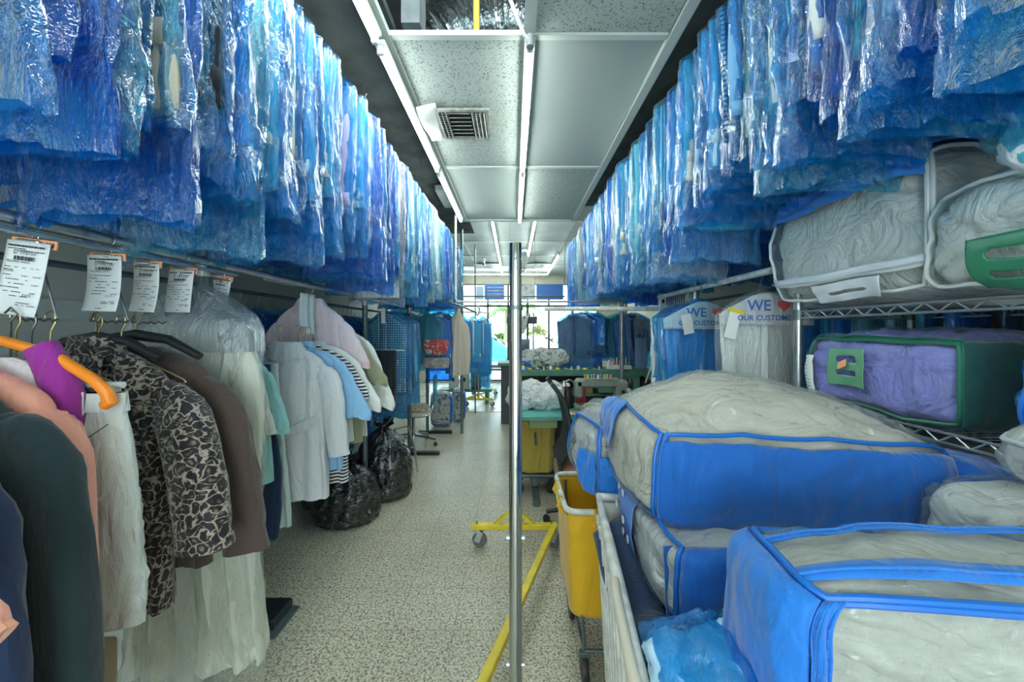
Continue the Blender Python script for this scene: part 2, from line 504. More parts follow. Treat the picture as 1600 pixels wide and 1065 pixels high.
b = MB().box((0, YB - .05, 3.1), (2 * WX + .2, .1, 1.4)).box((-1.875, YB - .05, 1.2), (.65, .1, 2.4)).box((1.875, YB - .05, 1.2), (.65, .1, 2.4)); struct('wall_back', b, M['wall_cream'])  # unseen wall, its wide opening added to let sky light in from behind
# slab over everything
b = MB().box((0, (YB + YF) / 2, 3.85), (2 * WX + 3.4, YF - YB, .1)); struct('ceiling_slab', b, M['slab'])
ZC = EYE + 1.336; ZD = 3.02; ZE = 3.12
# dark flat ceilings beside the tiled strip
b = MB().box((-(WX + .60) / 2 - .0, (YB + 5.55) / 2, ZD + .02), (WX - .60, 5.55 - YB, .04)); struct('ceiling_left_strip', b, M['dark_ceiling'])
b = MB().box(((WX + .74) / 2, (YB + 4.34) / 2, ZD + .02), (WX - .74, 4.34 - YB, .04)); struct('ceiling_right_strip', b, M['dark_ceiling'])
# tiled strip: T grid + tiles
XA0, XA1, XB0, XB1 = -.57, .055, .095, .70
rows = [-2.3, -1.0, .33, 1.63, 2.93, 4.32]
b = MB()
for x in (XA0 - .012, XB1 + .03):
    b.box((x, (YB + 4.32) / 2, ZC + .012), (.045, 4.32 - YB, .03))
b.box(((XA1 + XB0) / 2, (YB + 4.32) / 2, ZC + .02), (.05, 4.32 - YB, .03))
for y in rows:
    b.box(((XA0 + XB1) / 2, y, ZC + .012), (XB1 - XA0, .03, .022))
b.box(((XA0 + XB1) / 2, 4.345, ZC + .15), (XB1 - XA0 + .1, .03, .30))       # step up to the higher ceiling
b.box((XB1 + .055, (YB + 4.34) / 2, ZC + .10), (.012, 4.34 - YB, .19))
struct('ceiling_grid', b, M['grid'])
bs = MB(); bp = MB()
def panel(mb, x0, x1, y0, y1, bulge):
    def fn(u, v):
        s = (1 - (2 * u - 1) ** 4) * (1 - (2 * v - 1) ** 4)
        return (x0 + (x1 - x0) * u, y0 + (y1 - y0) * v, ZC + .012 + bulge * s)
    mb.grid(lambda u, v: fn(1 - u, v), 14, 14)
for i in range(5):
    y0, y1 = rows[i] + .015, rows[i + 1] - .015
    kindA = {0: 's', 1: 's', 2: None, 3: 's', 4: 'p'}[i]
    kindB = {0: 's', 1: 'p', 2: 's', 3: 'p', 4: 's'}[i]
    for k, x0, x1 in ((kindA, XA0, XA1), (kindB, XB0, XB1)):
        if k == 's': bs.box(((x0 + x1) / 2, (y0 + y1) / 2, ZC + .020), (x1 - x0, y1 - y0, .016))
        if k == 'p': panel(bp, x0, x1, y0, y1, .028)
struct('ceiling_speckled_tiles', bs, M['tile'])
o = struct('ceiling_smooth_panels', bp, M['panel'], True)
# higher ceiling of the front shop
b = MB()
ys = [4.36, 5.25, 6.45, 7.65, 8.85, 10.3]; xs = [-WX - 1.5, -2.72, -2.11, -1.5, -.9, -.3, .31, .92, 1.53, 2.14, 2.75, WX + 1.5]
def pan2(x0, x1, y0, y1):
    def fn(u, v):
        s = (1 - (2 * u - 1) ** 4) * (1 - (2 * v - 1) ** 4)
        return (x1 - (x1 - x0) * u, y0 + (y1 - y0) * v, ZE + .03 * s)
    b.grid(fn, 8, 8)
for i in range(len(ys) - 1):
    for j in range(len(xs) - 1):
        if ys[i + 1] < 6.7 and (xs[j + 1] < -WX - .02 or xs[j] > WX + .02): continue
        if ys[i + 1] < 6 and xs[j + 1] < -.7: 
            continue
        pan2(xs[j], xs[j + 1], ys[i], ys[i + 1])
struct('ceiling_front_shop_panels', b, plain('grey_sagging_panel', (.36, .42, .41), .5, var=.15, vscale=3), True)
b = MB()
for y in ys[1:]:
    b.box((0, y, ZE - .004), (2 * WX + (3.0 if y > 6.7 else 0), .02, .012))
for x in xs[1:-1]:
    b.box((x, 7.3 if abs(x) < .8 else 8.3, ZE - .004), (.02, 6.0 if abs(x) < .8 else 4.0, .012))
struct('ceiling_front_shop_grid', b, M['grid'])

# fluorescent tubes
def tube_light(name, label, p0, p1, grp, wide=.032, lampr=.014):
    p0 = Vector(p0); p1 = Vector(p1)
    t = thing(name, label, 'ceiling light', (p0 + p1) / 2, 0, grp)
    d = p1 - p0; L = d.length; ang = atan2(d.y, d.x)
    MB().box((0, 0, .028), (L - .01, wide * 1.5, .026), ang, .004).build('fixture_channel', M['fixture'], t, False)
    u = d.normalized()
    MB().cyl(-u * (L / 2 - .035), u * (L / 2 - .035), lampr, 14).build('lamp_tube', M['tube'], t)
    for s in (-1, 1):
        MB().box(u * s * (L / 2 - .02), (.022, .03, .045), ang, .004).build('lamp_socket', M['white'], t, False)
    return t
G1 = 'fluorescent tubes along the low tiled ceiling'
xl, zl = -.600, ZC - .065
tube_light('fluorescent_light', 'added unseen fluorescent tube on the left ceiling edge, nearest the camera', (xl, -.92, zl), (xl, .30, zl), G1)  # out-of-view tube added as fill
tube_light('fluorescent_light', 'lit fluorescent tube on the left ceiling edge beside the open tile with the duct', (xl, .33, zl), (xl, 1.575, zl), G1)
tube_light('fluorescent_light', 'lit fluorescent tube on the left ceiling edge beside the air vent', (xl, 1.60, zl), (xl, 2.84, zl), G1)
tube_light('fluorescent_light', 'lit fluorescent tube on the left ceiling edge at its far end', (xl, 2.87, zl), (xl, 4.12, zl), G1)
tube_light('fluorescent_light', 'added unseen fluorescent tube on the middle ceiling bar overhead, behind the camera', (.075, -.92, ZC - .05), (.075, .30, ZC - .05), G1)  # extra tube behind the camera, added for fill light
tube_light('fluorescent_light', 'lit fluorescent tube on the middle ceiling bar beside the large smooth panel', (.075, 1.60, ZC - .05), (.075, 2.88, ZC - .05), G1)
tube_light('fluorescent_light', 'lit fluorescent tube on the middle ceiling bar at its far end', (.075, 2.91, ZC - .05), (.075, 4.22, ZC - .05), G1)
tube_light('fluorescent_light', 'added unseen fluorescent tube on the left ceiling edge at the back wall', (xl, -2.2, zl), (xl, -.95, zl), G1)  # unseen tube added to make up light lost by closing the back
tube_light('fluorescent_light', 'added unseen fluorescent tube on the middle ceiling bar at the back wall', (.075, -2.2, ZC - .05), (.075, -.95, ZC - .05), G1)  # its unseen partner, added for the same extra light
G2 = 'fluorescent tubes on the higher front ceiling'
zz = ZE - .06
tube_light('fluorescent_light', 'near half of the left lit tube line on the front shop ceiling', (-.30, 4.75, zz), (-.30, 7.1, zz), G2)
tube_light('fluorescent_light', 'far half of the left lit tube line on the front shop ceiling', (-.30, 7.15, zz), (-.30, 9.6, zz), G2)
tube_light('fluorescent_light', 'short lit tube line right of centre on the front shop ceiling', (.31, 4.75, zz), (.31, 7.4, zz), G2)
tube_light('fluorescent_light', 'lit tube close to the right bagged clothes on the front shop ceiling', (.93, 7.3, zz), (.93, 9.6, zz), G2)
tube_light('fluorescent_light', 'long lit tube across the shop front, left half', (-1.5, 9.78, zz), (-.1, 9.78, zz), G2)
tube_light('fluorescent_light', 'long lit tube across the shop front, right half', (-.05, 9.78, zz), (.95, 9.78, zz), G2)
# air vent
t = thing('air_vent', 'square louvred air vent in the speckled ceiling tile', 'air vent', ((722 - CX) / FPX * 2.31, 2.31, ZC))
vw = .37; vh = .34
b = MB()
for s in (-1, 1):
    b.box((s * (vw / 2 - .012), 0, -.006), (.024, vh, .014)); b.box((0, s * (vh / 2 - .012), -.006), (vw - .048, .024, .014))
b.build('vent_frame', plain('dirty_vent_enamel', (.38, .40, .36), .5, var=.4, vscale=30), t, False)
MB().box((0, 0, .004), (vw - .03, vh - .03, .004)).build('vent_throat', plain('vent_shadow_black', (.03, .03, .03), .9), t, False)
b = MB()
for i in range(7):
    b.box((0, -.13 + i * .043, -.010), (.13, .028, .003), M=Matrix.Rotation(.6, 3, 'X'))
for s in (-1, 1):
    for i in range(4):
        b.box((s * (.082 + i * .024), 0, -.008), (.004, vh - .06, .02), M=Matrix.Rotation(s * .5, 3, 'Y'))
    for i in range(12):
        b.box((s * .115, -.14 + i * .0255, -.003), (.09, .003, .006))
b.build('vent_louvre', MATS['dirty_vent_enamel'], t, False)
# taped flap beside vent
b = MB()
b.grid(lambda u, v: (-.565 + .11 * u, 2.08 + .40 * v, ZC - .006 - .045 * (1 - u) * (.6 + .4 * sin(v * 5))), 6, 6)
tag(solid(b.build('loose_ceiling_flap', M['white'], None), .003), 'torn white flap hanging off the ceiling between tube and vent', 'ceiling flap')
# things above the open tile
t = thing('flexible_duct', 'crinkled silver foil duct seen through the open ceiling tile', 'duct', (0, 0, 0))
b = MB()
rings = []
for i in range(90):
    s = i / 89; a = -1.3 + 1.9 * s
    c = Vector((-.52 + .80 * s, 2.14 + .04 * sin(s * 6), 3.16 + .26 * sin(s * 2.6) * (1 - .55 * s)))
    rr = .19 + .010 * sin(i * 1.9) + .006 * nz(i * .7, 0)
    T = Vector((.80, .1 * cos(s * 6), .60 * cos(s * 2.6))).normalized(); A = T.cross(Vector((0, 0, 1))).normalized(); Bn = A.cross(T)
    rings.append([c + (A * cos(2 * pi * k / 28) + Bn * sin(2 * pi * k / 28)) * (rr + .02 * nz(i * .25, k * .8, 2)) for k in range(28)])
b.loft(rings); b.build('duct_skin', plain('silver_foil', (.55, .60, .62), .18, metal=1, bump=.8, bscale=30), t)
tag(MB().tube([(-.19, 1.84, 3.8), (-.19, 1.84, 2.87)], .017, 10).build('yellow_hanger_pole', plain('yellow_pole', (.55, .40, .08), .5), None), 'yellow rod standing in the open ceiling tile before the duct', 'rod')
tag(MB().tube([(-.22, 1.20, 3.0), (-.12, 1.32, 2.95), (-.03, 1.44, 2.88), (.02, 1.52, 2.82), (.045, 1.56, 2.795), (.066, 1.578, 2.785)], .008, 8).build('power_cable', M['white'], None), 'white power cable curving to the end of the middle tube', 'cable')
tag(MB().lathe([(.001, -.03), (.018, -.028), (.02, .02), (.008, .03)], (.074, 1.585, 2.785), 12).build('cable_plug', plain('grey_plug', (.25, .27, .27), .5), None), 'grey plug on the end of the middle tube fixture', 'plug')
tag(MB().box((-.50, 1.80, 3.4), (.09, .12, .8)).build('ceiling_joist', plain('dusty_grey_metal', (.22, .26, .27), .6, var=.3, vscale=8), None, False), 'grey metal joist above the open ceiling tile', 'joist')
b = MB()
for k in range(4): b.tube([(-.56 + .02 * k, 1.0, 3.02), (-.66 + .05 * k, 1.5, 3.5)], .004, 6)
tag(b.build('hanging_wire_bundle', M['black'], None), 'thin dark wires above the left edge of the open tile', 'wires', kind='stuff')
pl = bpy.data.lights.new('work_or_fill_lamp', 'AREA'); pl.shape = 'RECTANGLE'; pl.size = .5; pl.size_y = .1; pl.energy = 14; pl.color = (.9, 1, 1)
plo = bpy.data.objects.new('work_or_fill_lamp', pl); plo.location = (.0, .95, 3.0); plo.rotation_euler = (radians(120), 0, 0); COL.objects.link(plo)   # unseen fill light added above the open tile to brighten the duct
# hooks and light box on the dark ceiling
tag(MB().box((-.74, 3.9, 2.965), (.12, .5, .07), 0, .01).build('ceiling_box', plain('grey_box', (.28, .32, .31), .6), None, False), 'pale grey box fixed to the dark ceiling beside the far tube', 'ceiling box')
for k, (x, y) in enumerate(((-.92, 2.2), (-.80, 3.1))):
    tag(MB().tube([(x, y, 3.02), (x, y, 2.96), (x + .01, y, 2.94), (x + .02, y, 2.96)], .004, 6).build('ceiling_hook', M['wire'], None), ['small wire hook in the dark ceiling, nearer of two', 'small wire hook in the dark ceiling, farther of two'][k], 'hook', 'hooks in the dark ceiling')
# front-shop ceiling items
for k, (px, py, d) in enumerate(((810, 391, 7.1), (809, 424, 9.3))):
    c = P(px, py, d)
    t = thing('smoke_detector', ['round smoke detector on the front ceiling, nearer and larger of two', 'small round smoke detector on the front ceiling near the shop window'][k], 'smoke detector', (c.x + .14, d, ZE))
    MB().lathe([(.085, 0), (.085, -.02), (.06, -.045), (.001, -.05)], n=20).build('detector_housing', M['white'], t)
    MB().lathe([(.035, -.046), (.03, -.056), (.001, -.06)], n=14).build('detector_sensor', M['black'], t)
c = P(756, 407, 8.0)
t = thing('security_camera', 'white dome security camera hanging from the front ceiling', 'camera', (c.x, 8.0, ZE))
MB().lathe([(.05, 0), (.05, -.02), (.012, -.03), (.012, -.07)], n=14).build('camera_mount', M['white'], t)
MB().box((0, -.05, -.10), (.06, .15, .06), 0, .012, Matrix.Rotation(-.4, 3, 'X')).build('camera_body', M['white'], t)
MB().lathe([(.022, 0), (.022, .02), (.001, .022)], (0, -.13, -.135), 12, 'Y').build('camera_lens', M['black'], t)
for k, (px, d) in enumerate(((762, 9.0), (841, 9.0))):
    x = (px - CX) / FPX * d
    t = thing('troffer_light', ['unlit square troffer grille left of the pole on the front ceiling', 'unlit square troffer grille right of the pole on the front ceiling'][k], 'ceiling light', (x, d, ZE - .012), 0, 'unlit troffers')
    MB().box((0, 0, 0), (.62, 1.0, .012)).build('diffuser', plain('milky_diffuser', (.62, .70, .72), .3), t, False)
    b = MB()
    for i in range(4): b.box((-.3 + .2 * i, 0, -.01), (.012, 1.0, .012))
    for i in range(3): b.box((0, -.49 + .49 * i, -.01), (.62, .016, .012))
    b.build('diffuser_frame', M['fixture'], t, False)

# storefront
b = MB()
b.box((0, YF, 3.35), (2 * WX + 3.2, .12, .9))
b.box((-3.1, YF, 1.5), (1.2, .12, 3.0)); b.box((3.1, YF, 1.5), (1.2, .12, 3.0))
struct('wall_front', b, M['wall_cream'])
b = MB()
for x in (-2.5, -1.7, -.75, -.15, .42, 1.05, 1.75, 2.5): b.box((x, YF, 1.45), (.05, .08, 2.9))
for z in (.06, .38, 2.26, 2.9): b.box((0, YF, z), (5.0, .08, .05))
b.box((1.6, YF, 1.0), (1.8, .07, .04))
struct('window_1', b, M['frame_dark'])
gl, n_, l_, b_ = newmat('window_glass')
sp(b_, 'Base Color', (.85, .95, .93, 1)); sp(b_, 'Roughness', .02); sp(b_, 'Transmission Weight', 1); sp(b_, 'IOR', 1.05)
o = MB().box((0, YF + .01, 1.45), (5.0, .006, 2.85)).build('window_pane', gl, bpy.data.objects['window_1'], False)
# posters/notices in the transom
blue_sign = plain('blue_print', (.05, .18, .55), .5); gsign = plain('grey_print', (.45, .50, .50), .6, var=.4, vscale=8)
for k, (px0, px1, py0, py1, mt, lb) in enumerate((
        (704, 718, 443, 470, M['black'], 'black coat-shaped bag hanging left of the dark ceiling pole'),
        (744, 756, 447, 468, plain('pale_blue_print', (.45, .62, .80), .5), 'pale blue notice in the window transom beside the thin pole'),
        (757, 788, 444, 468, blue_sign, 'blue banner with grey lines in the transom left of the pole'),
        (808, 836, 444, 468, gsign, 'grey paper notice in the transom right of the pole'),
        (838, 880, 444, 468, MATS['blue_print'], 'blue banner in the transom behind the right bagged clothes'))):
    d = YF - .05 if k else 6.27
    a = P(px0, py0, d); c = P(px1, py1, d)
    tag(MB().box(((a.x + c.x) / 2, d, (a.z + c.z) / 2), (c.x - a.x, .022 if k else .12, a.z - c.z), 0, 0 if k else .03).build('window_banner' if k else 'black_garment_bag', mt, None, False), lb, 'banner' if k else 'garment bag')
b = MB()
for i in range(4):
    a = P(760, 449 + 5 * i, YF - .062); b.box((a.x + .28, YF - .062, a.z), (.5, .004, .025))
tag(b.build('banner_lines', gsign, None, False), 'grey printed lines on the blue window banner', 'banner print')

# outside
b = MB().box((0, YF + 40, -.12), (90, 80, .1)); struct('ground_pavement', b, plain('sunlit_asphalt', (.55, .54, .52), .9, var=.15, vscale=1.5))
tag(MB().box((0, YF + 10.1, -.04), (60, .6, .08)).build('grass_verge', plain('lawn_grass', (.20, .34, .08), .95, var=.4, vscale=20, bump=.8, bscale=80), None, False), 'strip of green grass beyond the parked cars', 'grass', kind='stuff')
b = MB()
b.box((0, YF + .9, -.03), (8, 1.8, .1)); struct('ground_sidewalk', b, plain('pale_concrete', (.62, .61, .57), .8, var=.1, vscale=3))
leafm = plain('palm_leaf', (.16, .30, .07), .6, var=.3, vscale=6)
trunkm = plain('palm_trunk', (.36, .31, .24), .9, bump=.6, bscale=12)
def palm(x, y, h, lb, seed):
    r = random.Random(seed)
    t = thing('palm_tree', lb, 'palm tree', (x, y, -.05), 0, 'palm trees across the street')
    MB().tube([(0.02 * i * sin(seed), 0, h * i / 6) for i in range(7)], [.20 - .012 * i for i in range(7)], 12).build('trunk', trunkm, t)
    for k in range(13):
        a = 2 * pi * k / 13 + r.uniform(-.2, .2); el = r.uniform(.2, 1.1); L = r.uniform(1.8, 2.5)
        b = MB(); sp_ = []
        for i in range(9):
            s = i / 8
            sp_.append(Vector((.12 * sin(seed) + cos(a) * L * s * cos(el * .5), sin(a) * L * s * cos(el * .5), h + L * (sin(el) * s - 1.05 * s * s))))
        b.tube(sp_, .02, 5)
        side = Vector((-sin(a), cos(a), 0))
        for i in range(1, 9):
            for q in (0, .5):
                s = min(.99, (i - q) / 8); p = sp_[int(s * 8)].lerp(sp_[min(8, int(s * 8) + 1)], s * 8 - int(s * 8))
                for sg in (-1, 1):
                    w = .55 * sin(pi * (.15 + .8 * s)); tip = p + side * sg * w + Vector((cos(a) * .15, sin(a) * .15, -.22 * w - .1))
                    e = Vector((cos(a), sin(a), -.3)) * .05
                    b.add([p - e, p + e, tip], [(0, 1, 2)])
        b.build('palm_frond', leafm, t, False)
palm(-.45, 21.6, 2.9, 'palm tree across the street, left of the chrome pole', 1)
palm(-5.6, 27, 3.2, 'palm tree across the street, far left behind the bagged clothes', 2)
palm(1.3, 33, 3.8, 'palm tree across the street, right of the chrome pole', 3)
palm(5.4, 26, 3.2, 'palm tree across the street, farthest right', 4)
def bush(x, y, w, h, lb, seed, mt, nm='shrub'):
    r = random.Random(seed); b = MB()
    for k in range(420):
        a = r.uniform(0, 2 * pi); e = r.uniform(0, pi / 2); rr = r.uniform(.75, 1.0)
        p = Vector((cos(a) * cos(e) * w * rr, sin(a) * cos(e) * w * .6 * rr, sin(e) * h * rr + .05 * h))
        d1 = Vector((r.uniform(-1, 1), r.uniform(-1, 1), r.uniform(-1, 1))).normalized() * .12
        d2 = Vector((r.uniform(-1, 1), r.uniform(-1, 1), r.uniform(-1, 1))).normalized() * .10
        b.add([p - d1, p + d2, p + d1, p - d2], [(0, 1, 2, 3)])
    tag(b.build(nm, mt, None, False, loc=(x, y, -.06)), lb, 'shrub', 'shrubs across the street')
hedge = plain('hedge_leaf', (.14, .27, .07), .8, var=.4, vscale=4); dry = plain('olive_leaf', (.34, .36, .14), .8, var=.4, vscale=4)
bush(-3.6, 23.5, 1.3, 1.5, 'green shrub across the street under the left palm', 11, hedge)
bush(-.9, 24.5, 1.3, 1.4, 'green shrub across the street behind the first palm trunk', 12, hedge)
bush(1.6, 23.5, 1.15, 1.9, 'tall olive shrub across the street right of the chrome pole', 13, dry)
bush(4.2, 21.5, 1.3, 2.0, 'olive shrub across the street farthest right', 14, dry)
bush(-7.2, 23, 1.6, 1.9, 'green shrub across the street farthest left', 15, hedge)
def car(x, y, col, lb, rz=0):
    t = thing('parked_car', lb, 'car', (x, y, -.07), rz, 'cars parked outside')
    prof = [(-2.1, .45), (-2.05, .75), (-1.5, .88), (-1.0, .95), (-.45, 1.38), (.75, 1.42), (1.45, 1.0), (2.0, .92), (2.1, .5), (2.05, .28), (-2.05, .28)]
    b = MB()
    for s0, s1, k in ((-.85, -.78, .96), (-.78, .78, 1), (.78, .85, .96)):
        pass
    rings = [[Vector((px * k, s, .28 + (pz - .28) * k2)) for px, pz in prof] for s, k, k2 in ((-.86, .97, .80), (-.80, 1, .97), (.80, 1, .97), (.86, .97, .80))]
    b.loft(rings); b.build('car_body', plain('paint_' + lb[:5] + str(round(x, 1)), col, .2, coat=1), t)
    g = MB()
    for s in (-1, 1):
        g.box((.15, s * .815, 1.16), (1.5, .02, .26))
    g.box((-.82, 0, 1.14), (.03, 1.3, .34), M=Matrix.Rotation(.86, 3, 'Y')); g.build('car_window', M['black'], t, False)
    for wx in (-1.3, 1.3):
        for s in (-1, 1):
            MB().lathe([(.001, -.09), (.31, -.09), (.33, 0), (.31, .09), (.001, .09)], (wx, s * .78, .33), 20, 'Y').build('wheel', M['rubber'], t)
car(-1.3, 16.2, (.10, .45, .50), 'teal car parked outside left of the chrome pole', pi)
car(3.0, 16.4, (.80, .82, .84), 'white car parked outside behind the right bagged clothes')
car(1.1, 18.7, (.65, .67, .70), 'silver car parked outside right of the chrome pole', pi)
# ---------------------------------------------------------------- plastic films and cloths
F_BLUE = film('blue_polythene', (.22, .72, .98), (.01, .47, .92), .17, .24, .14, 1.0, .8, .62, .05)
F_BLUE2 = film('deep_blue_polythene', (.10, .50, .95), (.01, .30, .82), .24, .24, .15, 1.0, .8, .62, .05)
F_CYAN = film('cyan_polythene', (.42, .87, .98), (.06, .60, .88), .15, .28, .14, 1.0, .8, .62, .05)
F_CLEAR = film('clear_polythene', (.98, .99, .98), (.88, .92, .9), .09, .28, .13, 1.0, .8, .45, .04)
F_CLEARB = film('stiff_clear_vinyl', (.99, 1, .99), (.9, .94, .92), .05, .26, .08, 1.8, 1.0, .55, .055)
FAB = {}
def fab(k, col, **kw):
    FAB[k] = cloth('cloth_' + k.replace(' ', '_'), col, **kw); return FAB[k]
fab('white', (.78, .83, .82)); fab('light blue', (.42, .66, .84)); fab('pale green', (.50, .74, .64)); fab('cream', (.74, .72, .58))
fab('navy', (.03, .06, .16)); fab('black', (.02, .022, .028)); fab('grey', (.30, .33, .36)); fab('sky blue', (.20, .48, .80))
fab('teal', (.06, .36, .40)); fab('lilac', (.48, .46, .70)); fab('pink', (.80, .60, .62)); fab('tan', (.62, .56, .44))
fab('blue striped', (.70, .80, .90), pattern='stripe_x', col2=(.12, .22, .50), pscale=22)
fab('blue checked', (.50, .70, .80), pattern='check', col2=(.05, .12, .28), pscale=14, thr=.3)
fab('grey striped', (.72, .76, .76), pattern='stripe_x', col2=(.20, .24, .30), pscale=26)
fab('dotted navy', (.04, .09, .22), pattern='dots', col2=(.65, .78, .85), pscale=60, thr=.25)
UPC = ['white', 'light blue', 'sky blue', 'white', 'pale green', 'light blue', 'navy', 'blue striped', 'white', 'teal', 'blue checked', 'light blue', 'cream', 'sky blue',
       'grey', 'white', 'grey striped', 'black', 'light blue', 'lilac', 'dotted navy', 'tan', 'white', 'pink']

def ring(c, hx, hy, n, fn=None, power=.75):
    out = []
    for k in range(n):
        a = 2 * pi * k / n
        ca, sa = cos(a), sin(a)
        x = hx * (1 if ca >= 0 else -1) * abs(ca) ** power
        y = hy * (1 if sa >= 0 else -1) * abs(sa) ** power
        dx, dy, dz = fn(a, ca, sa) if fn else (0, 0, 0)
        out.append(Vector((c[0] + x + dx, c[1] + y + dy, c[2] + dz)))
    return out

def bag_mesh(seed, L, hw, hd=.022, n=44, m=46, top=.06, crump=1.0):
    """polythene garment bag: gathered at the hook, sloped shoulders, crumpled fall, open ragged foot"""
    mb = MB(); rings = []
    for j in range(m + 1):
        t = j / m; z = -(top + (L - top) * t)
        dz = -z - top
        sh = min(1, dz / .13)
        w = .02 + (hw - .02) * (sh ** .8) * (1 + .03 * sin(dz * 7 + seed))
        w *= (1 - .05 * max(0, t - .7) / .3 * sin(seed * 2.1))
        d = hd * (.35 + .65 * min(1, dz / .2)) * (1 + .25 * t)
        def fn(a, ca, sa):
            f = (.35 + .65 * t) * min(1, dz / .06) * crump
            e = .013 * nz(ca * 5, z * 2.2, sa * .8, seed) + .009 * nz(ca * 13, z * 5 + ca * 3, sa, seed + 5) + .005 * nz(ca * 30, z * 16, sa, seed + 9)
            ex = .016 * nz(ca * .5, z * 6, sa * 3, seed + 3) + .008 * nz(ca, z * 20, sa * 3, seed + 4)
            hem = 0
            if t > .93: hem = .022 * nz(ca * 6, 0, sa * 2, seed + 6) * (t - .93) / .07 - .02 * abs(ca) * (t - .93) / .07
            return (ex * f * abs(ca) * 1.3, e * f * 1.4, hem)
        rings.append(ring((.008 * nz(0, z * 3, 0, seed), 0, z), w, d, n, fn))
    mb.loft(rings, cap=False)
    return mb

def shirt_mesh(seed, L=.72, hw=.20, hd=.016, collar=True, sleeves=True, n=28, m=26):
    mb = MB(); rings = []
    for j in range(m + 1):
        t = j / m; z = -.13 - (L) * t; dz = L * t
        w = .055 + (hw - .055) * min(1, dz / .10) ** .65
        w *= 1 + .04 * t
        d = hd * (.8 + .4 * t)
        def fn(a, ca, sa):
            f = .3 + .7 * t
            return (.004 * nz(0, z * 7, sa, seed), f * (.010 * sin(ca * 9 + seed) * (1 if sa > 0 else -.6) + .010 * nz(ca * 6, z * 3, sa, seed)), -.012 * (1 - abs(ca)) * (t > .98))
        rings.append(ring((0, 0, z), w, d, n, fn))
    mb.loft(rings)
    if sleeves:
        for s in (-1, 1):
            rg = []
            SL = .56
            for j in range(15):
                t = j / 14
                c = (s * (hw - .034 + .010 * t + .006 * sin(t * 5 + seed)), .010 - .012 * t, -.19 - SL * t)
                rg.append(ring(c, .040 - .014 * t, .020 - .004 * t, 12, lambda a, ca, sa: (.003 * nz(ca * 3, t * 9, sa, seed), .003 * nz(sa * 3, t * 9, ca, seed), 0)))
            c = rg[-1]
            mb.loft(rg)
            mb.loft([[v + Vector((0, 0, -.0)) * 1 for v in ring((s * (hw - .024), -.002, -.19 - SL + .06), .030, .019, 12)], ring((s * (hw - .024), -.002, -.19 - SL), .031, .020, 12)])
    if collar:
        for q, (zz, rr) in enumerate(((-.112, .058),)):
            rg = []
            for dz, k in ((.0, .86), (.012, .80), (.016, .84), (-.028, 1.28)):
                rg.append(ring((0, -.004, zz + dz), rr * k, .024 * k, 20))
            mb.loft(rg, cap=False)
        mb.box((0, -hd - .014, -.13 - L / 2), (.030, .004, L * .9), 0, .001)
        for i in range(6): mb.lathe([(.0055, 0), (.0055, .003), (.001, .003)], (0, -hd - .018, -.18 - i * .095), 8, 'Y')
    return mb

def hook_mesh(drop=.12, r=.0018):
    mb = MB()
    pts = [(.013 * cos(a) - .0, 0, .003 + .013 * sin(a)) for a in [pi * 1.05 - i * pi * 1.1 / 9 for i in range(10)]]
    pts += [(.013, 0, -.012), (.002, 0, -.032), (0, 0, -.05), (0, 0, -drop)]
    mb.tube(pts, r, 6)
    return mb

def hanger_mesh(hw=.20, r=.0019, drop=.09, slope=.075):
    """wire hanger: hook, twisted neck, shoulders and bar"""
    mb = hook_mesh(drop, r)
    for k in range(12):
        pass
    mb.tube([(.004 * cos(k * 1.6), .004 * sin(k * 1.6), -drop + .030 - k * .0028) for k in range(12)], r * .8, 5)
    mb.tube([(0, 0, -drop), (hw * .5, 0, -drop - slope * .42), (hw, 0, -drop - slope), (hw + .006, 0, -drop - slope - .008), (hw - .006, 0, -drop - slope - .013),
             (0, 0, -drop - slope - .014), (-hw + .006, 0, -drop - slope - .013), (-hw - .006, 0, -drop - slope - .008), (-hw, 0, -drop - slope), (-hw * .5, 0, -drop - slope * .42), (0, 0, -drop)], r, 6)
    return mb

NV = 9
BAGS = []; SHIRTS = []
for i in range(NV):
    L = [1.0, .94, 1.05, .90, 1.02, .97, 1.08, .92, 1.0][i]
    BAGS.append(bag_mesh(i * 1.7 + 1, L, [.215, .205, .22, .21, .20, .22, .215, .205, .21][i]).mesh('garment_bag'))
for i in range(6):
    SHIRTS.append(shirt_mesh(i * 2.3 + .5, [.66, .72, .60, .76, .70, .55][i], [.190, .185, .195, .180, .190, .175][i]).mesh('hung_shirt'))
JACK = [shirt_mesh(20.5, .78, .195, .026, False).mesh('hung_trousers')]
HOOK = hook_mesh().mesh('hanger_hook')
for me in BAGS: me.materials.append(F_BLUE)
for me in SHIRTS + JACK: me.materials.append(FAB['white'])
HOOK.materials.append(M['wire'])

def setmat(o, m):
    o.material_slots[0].link = 'OBJECT'; o.material_slots[0].material = m

def ordinal(k):
    w = ['first', 'second', 'third', 'fourth', 'fifth', 'sixth', 'seventh', 'eighth', 'ninth', 'tenth', 'eleventh', 'twelfth']
    if k < 12: return w[k]
    k += 1
    return str(k) + ('th' if 10 < k % 100 < 20 else {1: 'st', 2: 'nd', 3: 'rd'}.get(k % 10, 'th'))

def bagged(loc, rz, colour, filmmat, label, group, bi, si, zs=1.0, xs=1.0, name='bagged_shirt', tilt=0):
    t = thing(name, label, 'bagged clothes', loc, rz, group)
    t.scale = (xs, 1, zs); t.rotation_euler = (0, tilt, rz)
    h = link('hanger_hook', HOOK, t)
    g = link('shirt', SHIRTS[si % len(SHIRTS)], t); setmat(g, FAB[colour])
    p = link('plastic_bag', BAGS[bi % NV], t); setmat(p, filmmat)
    return t

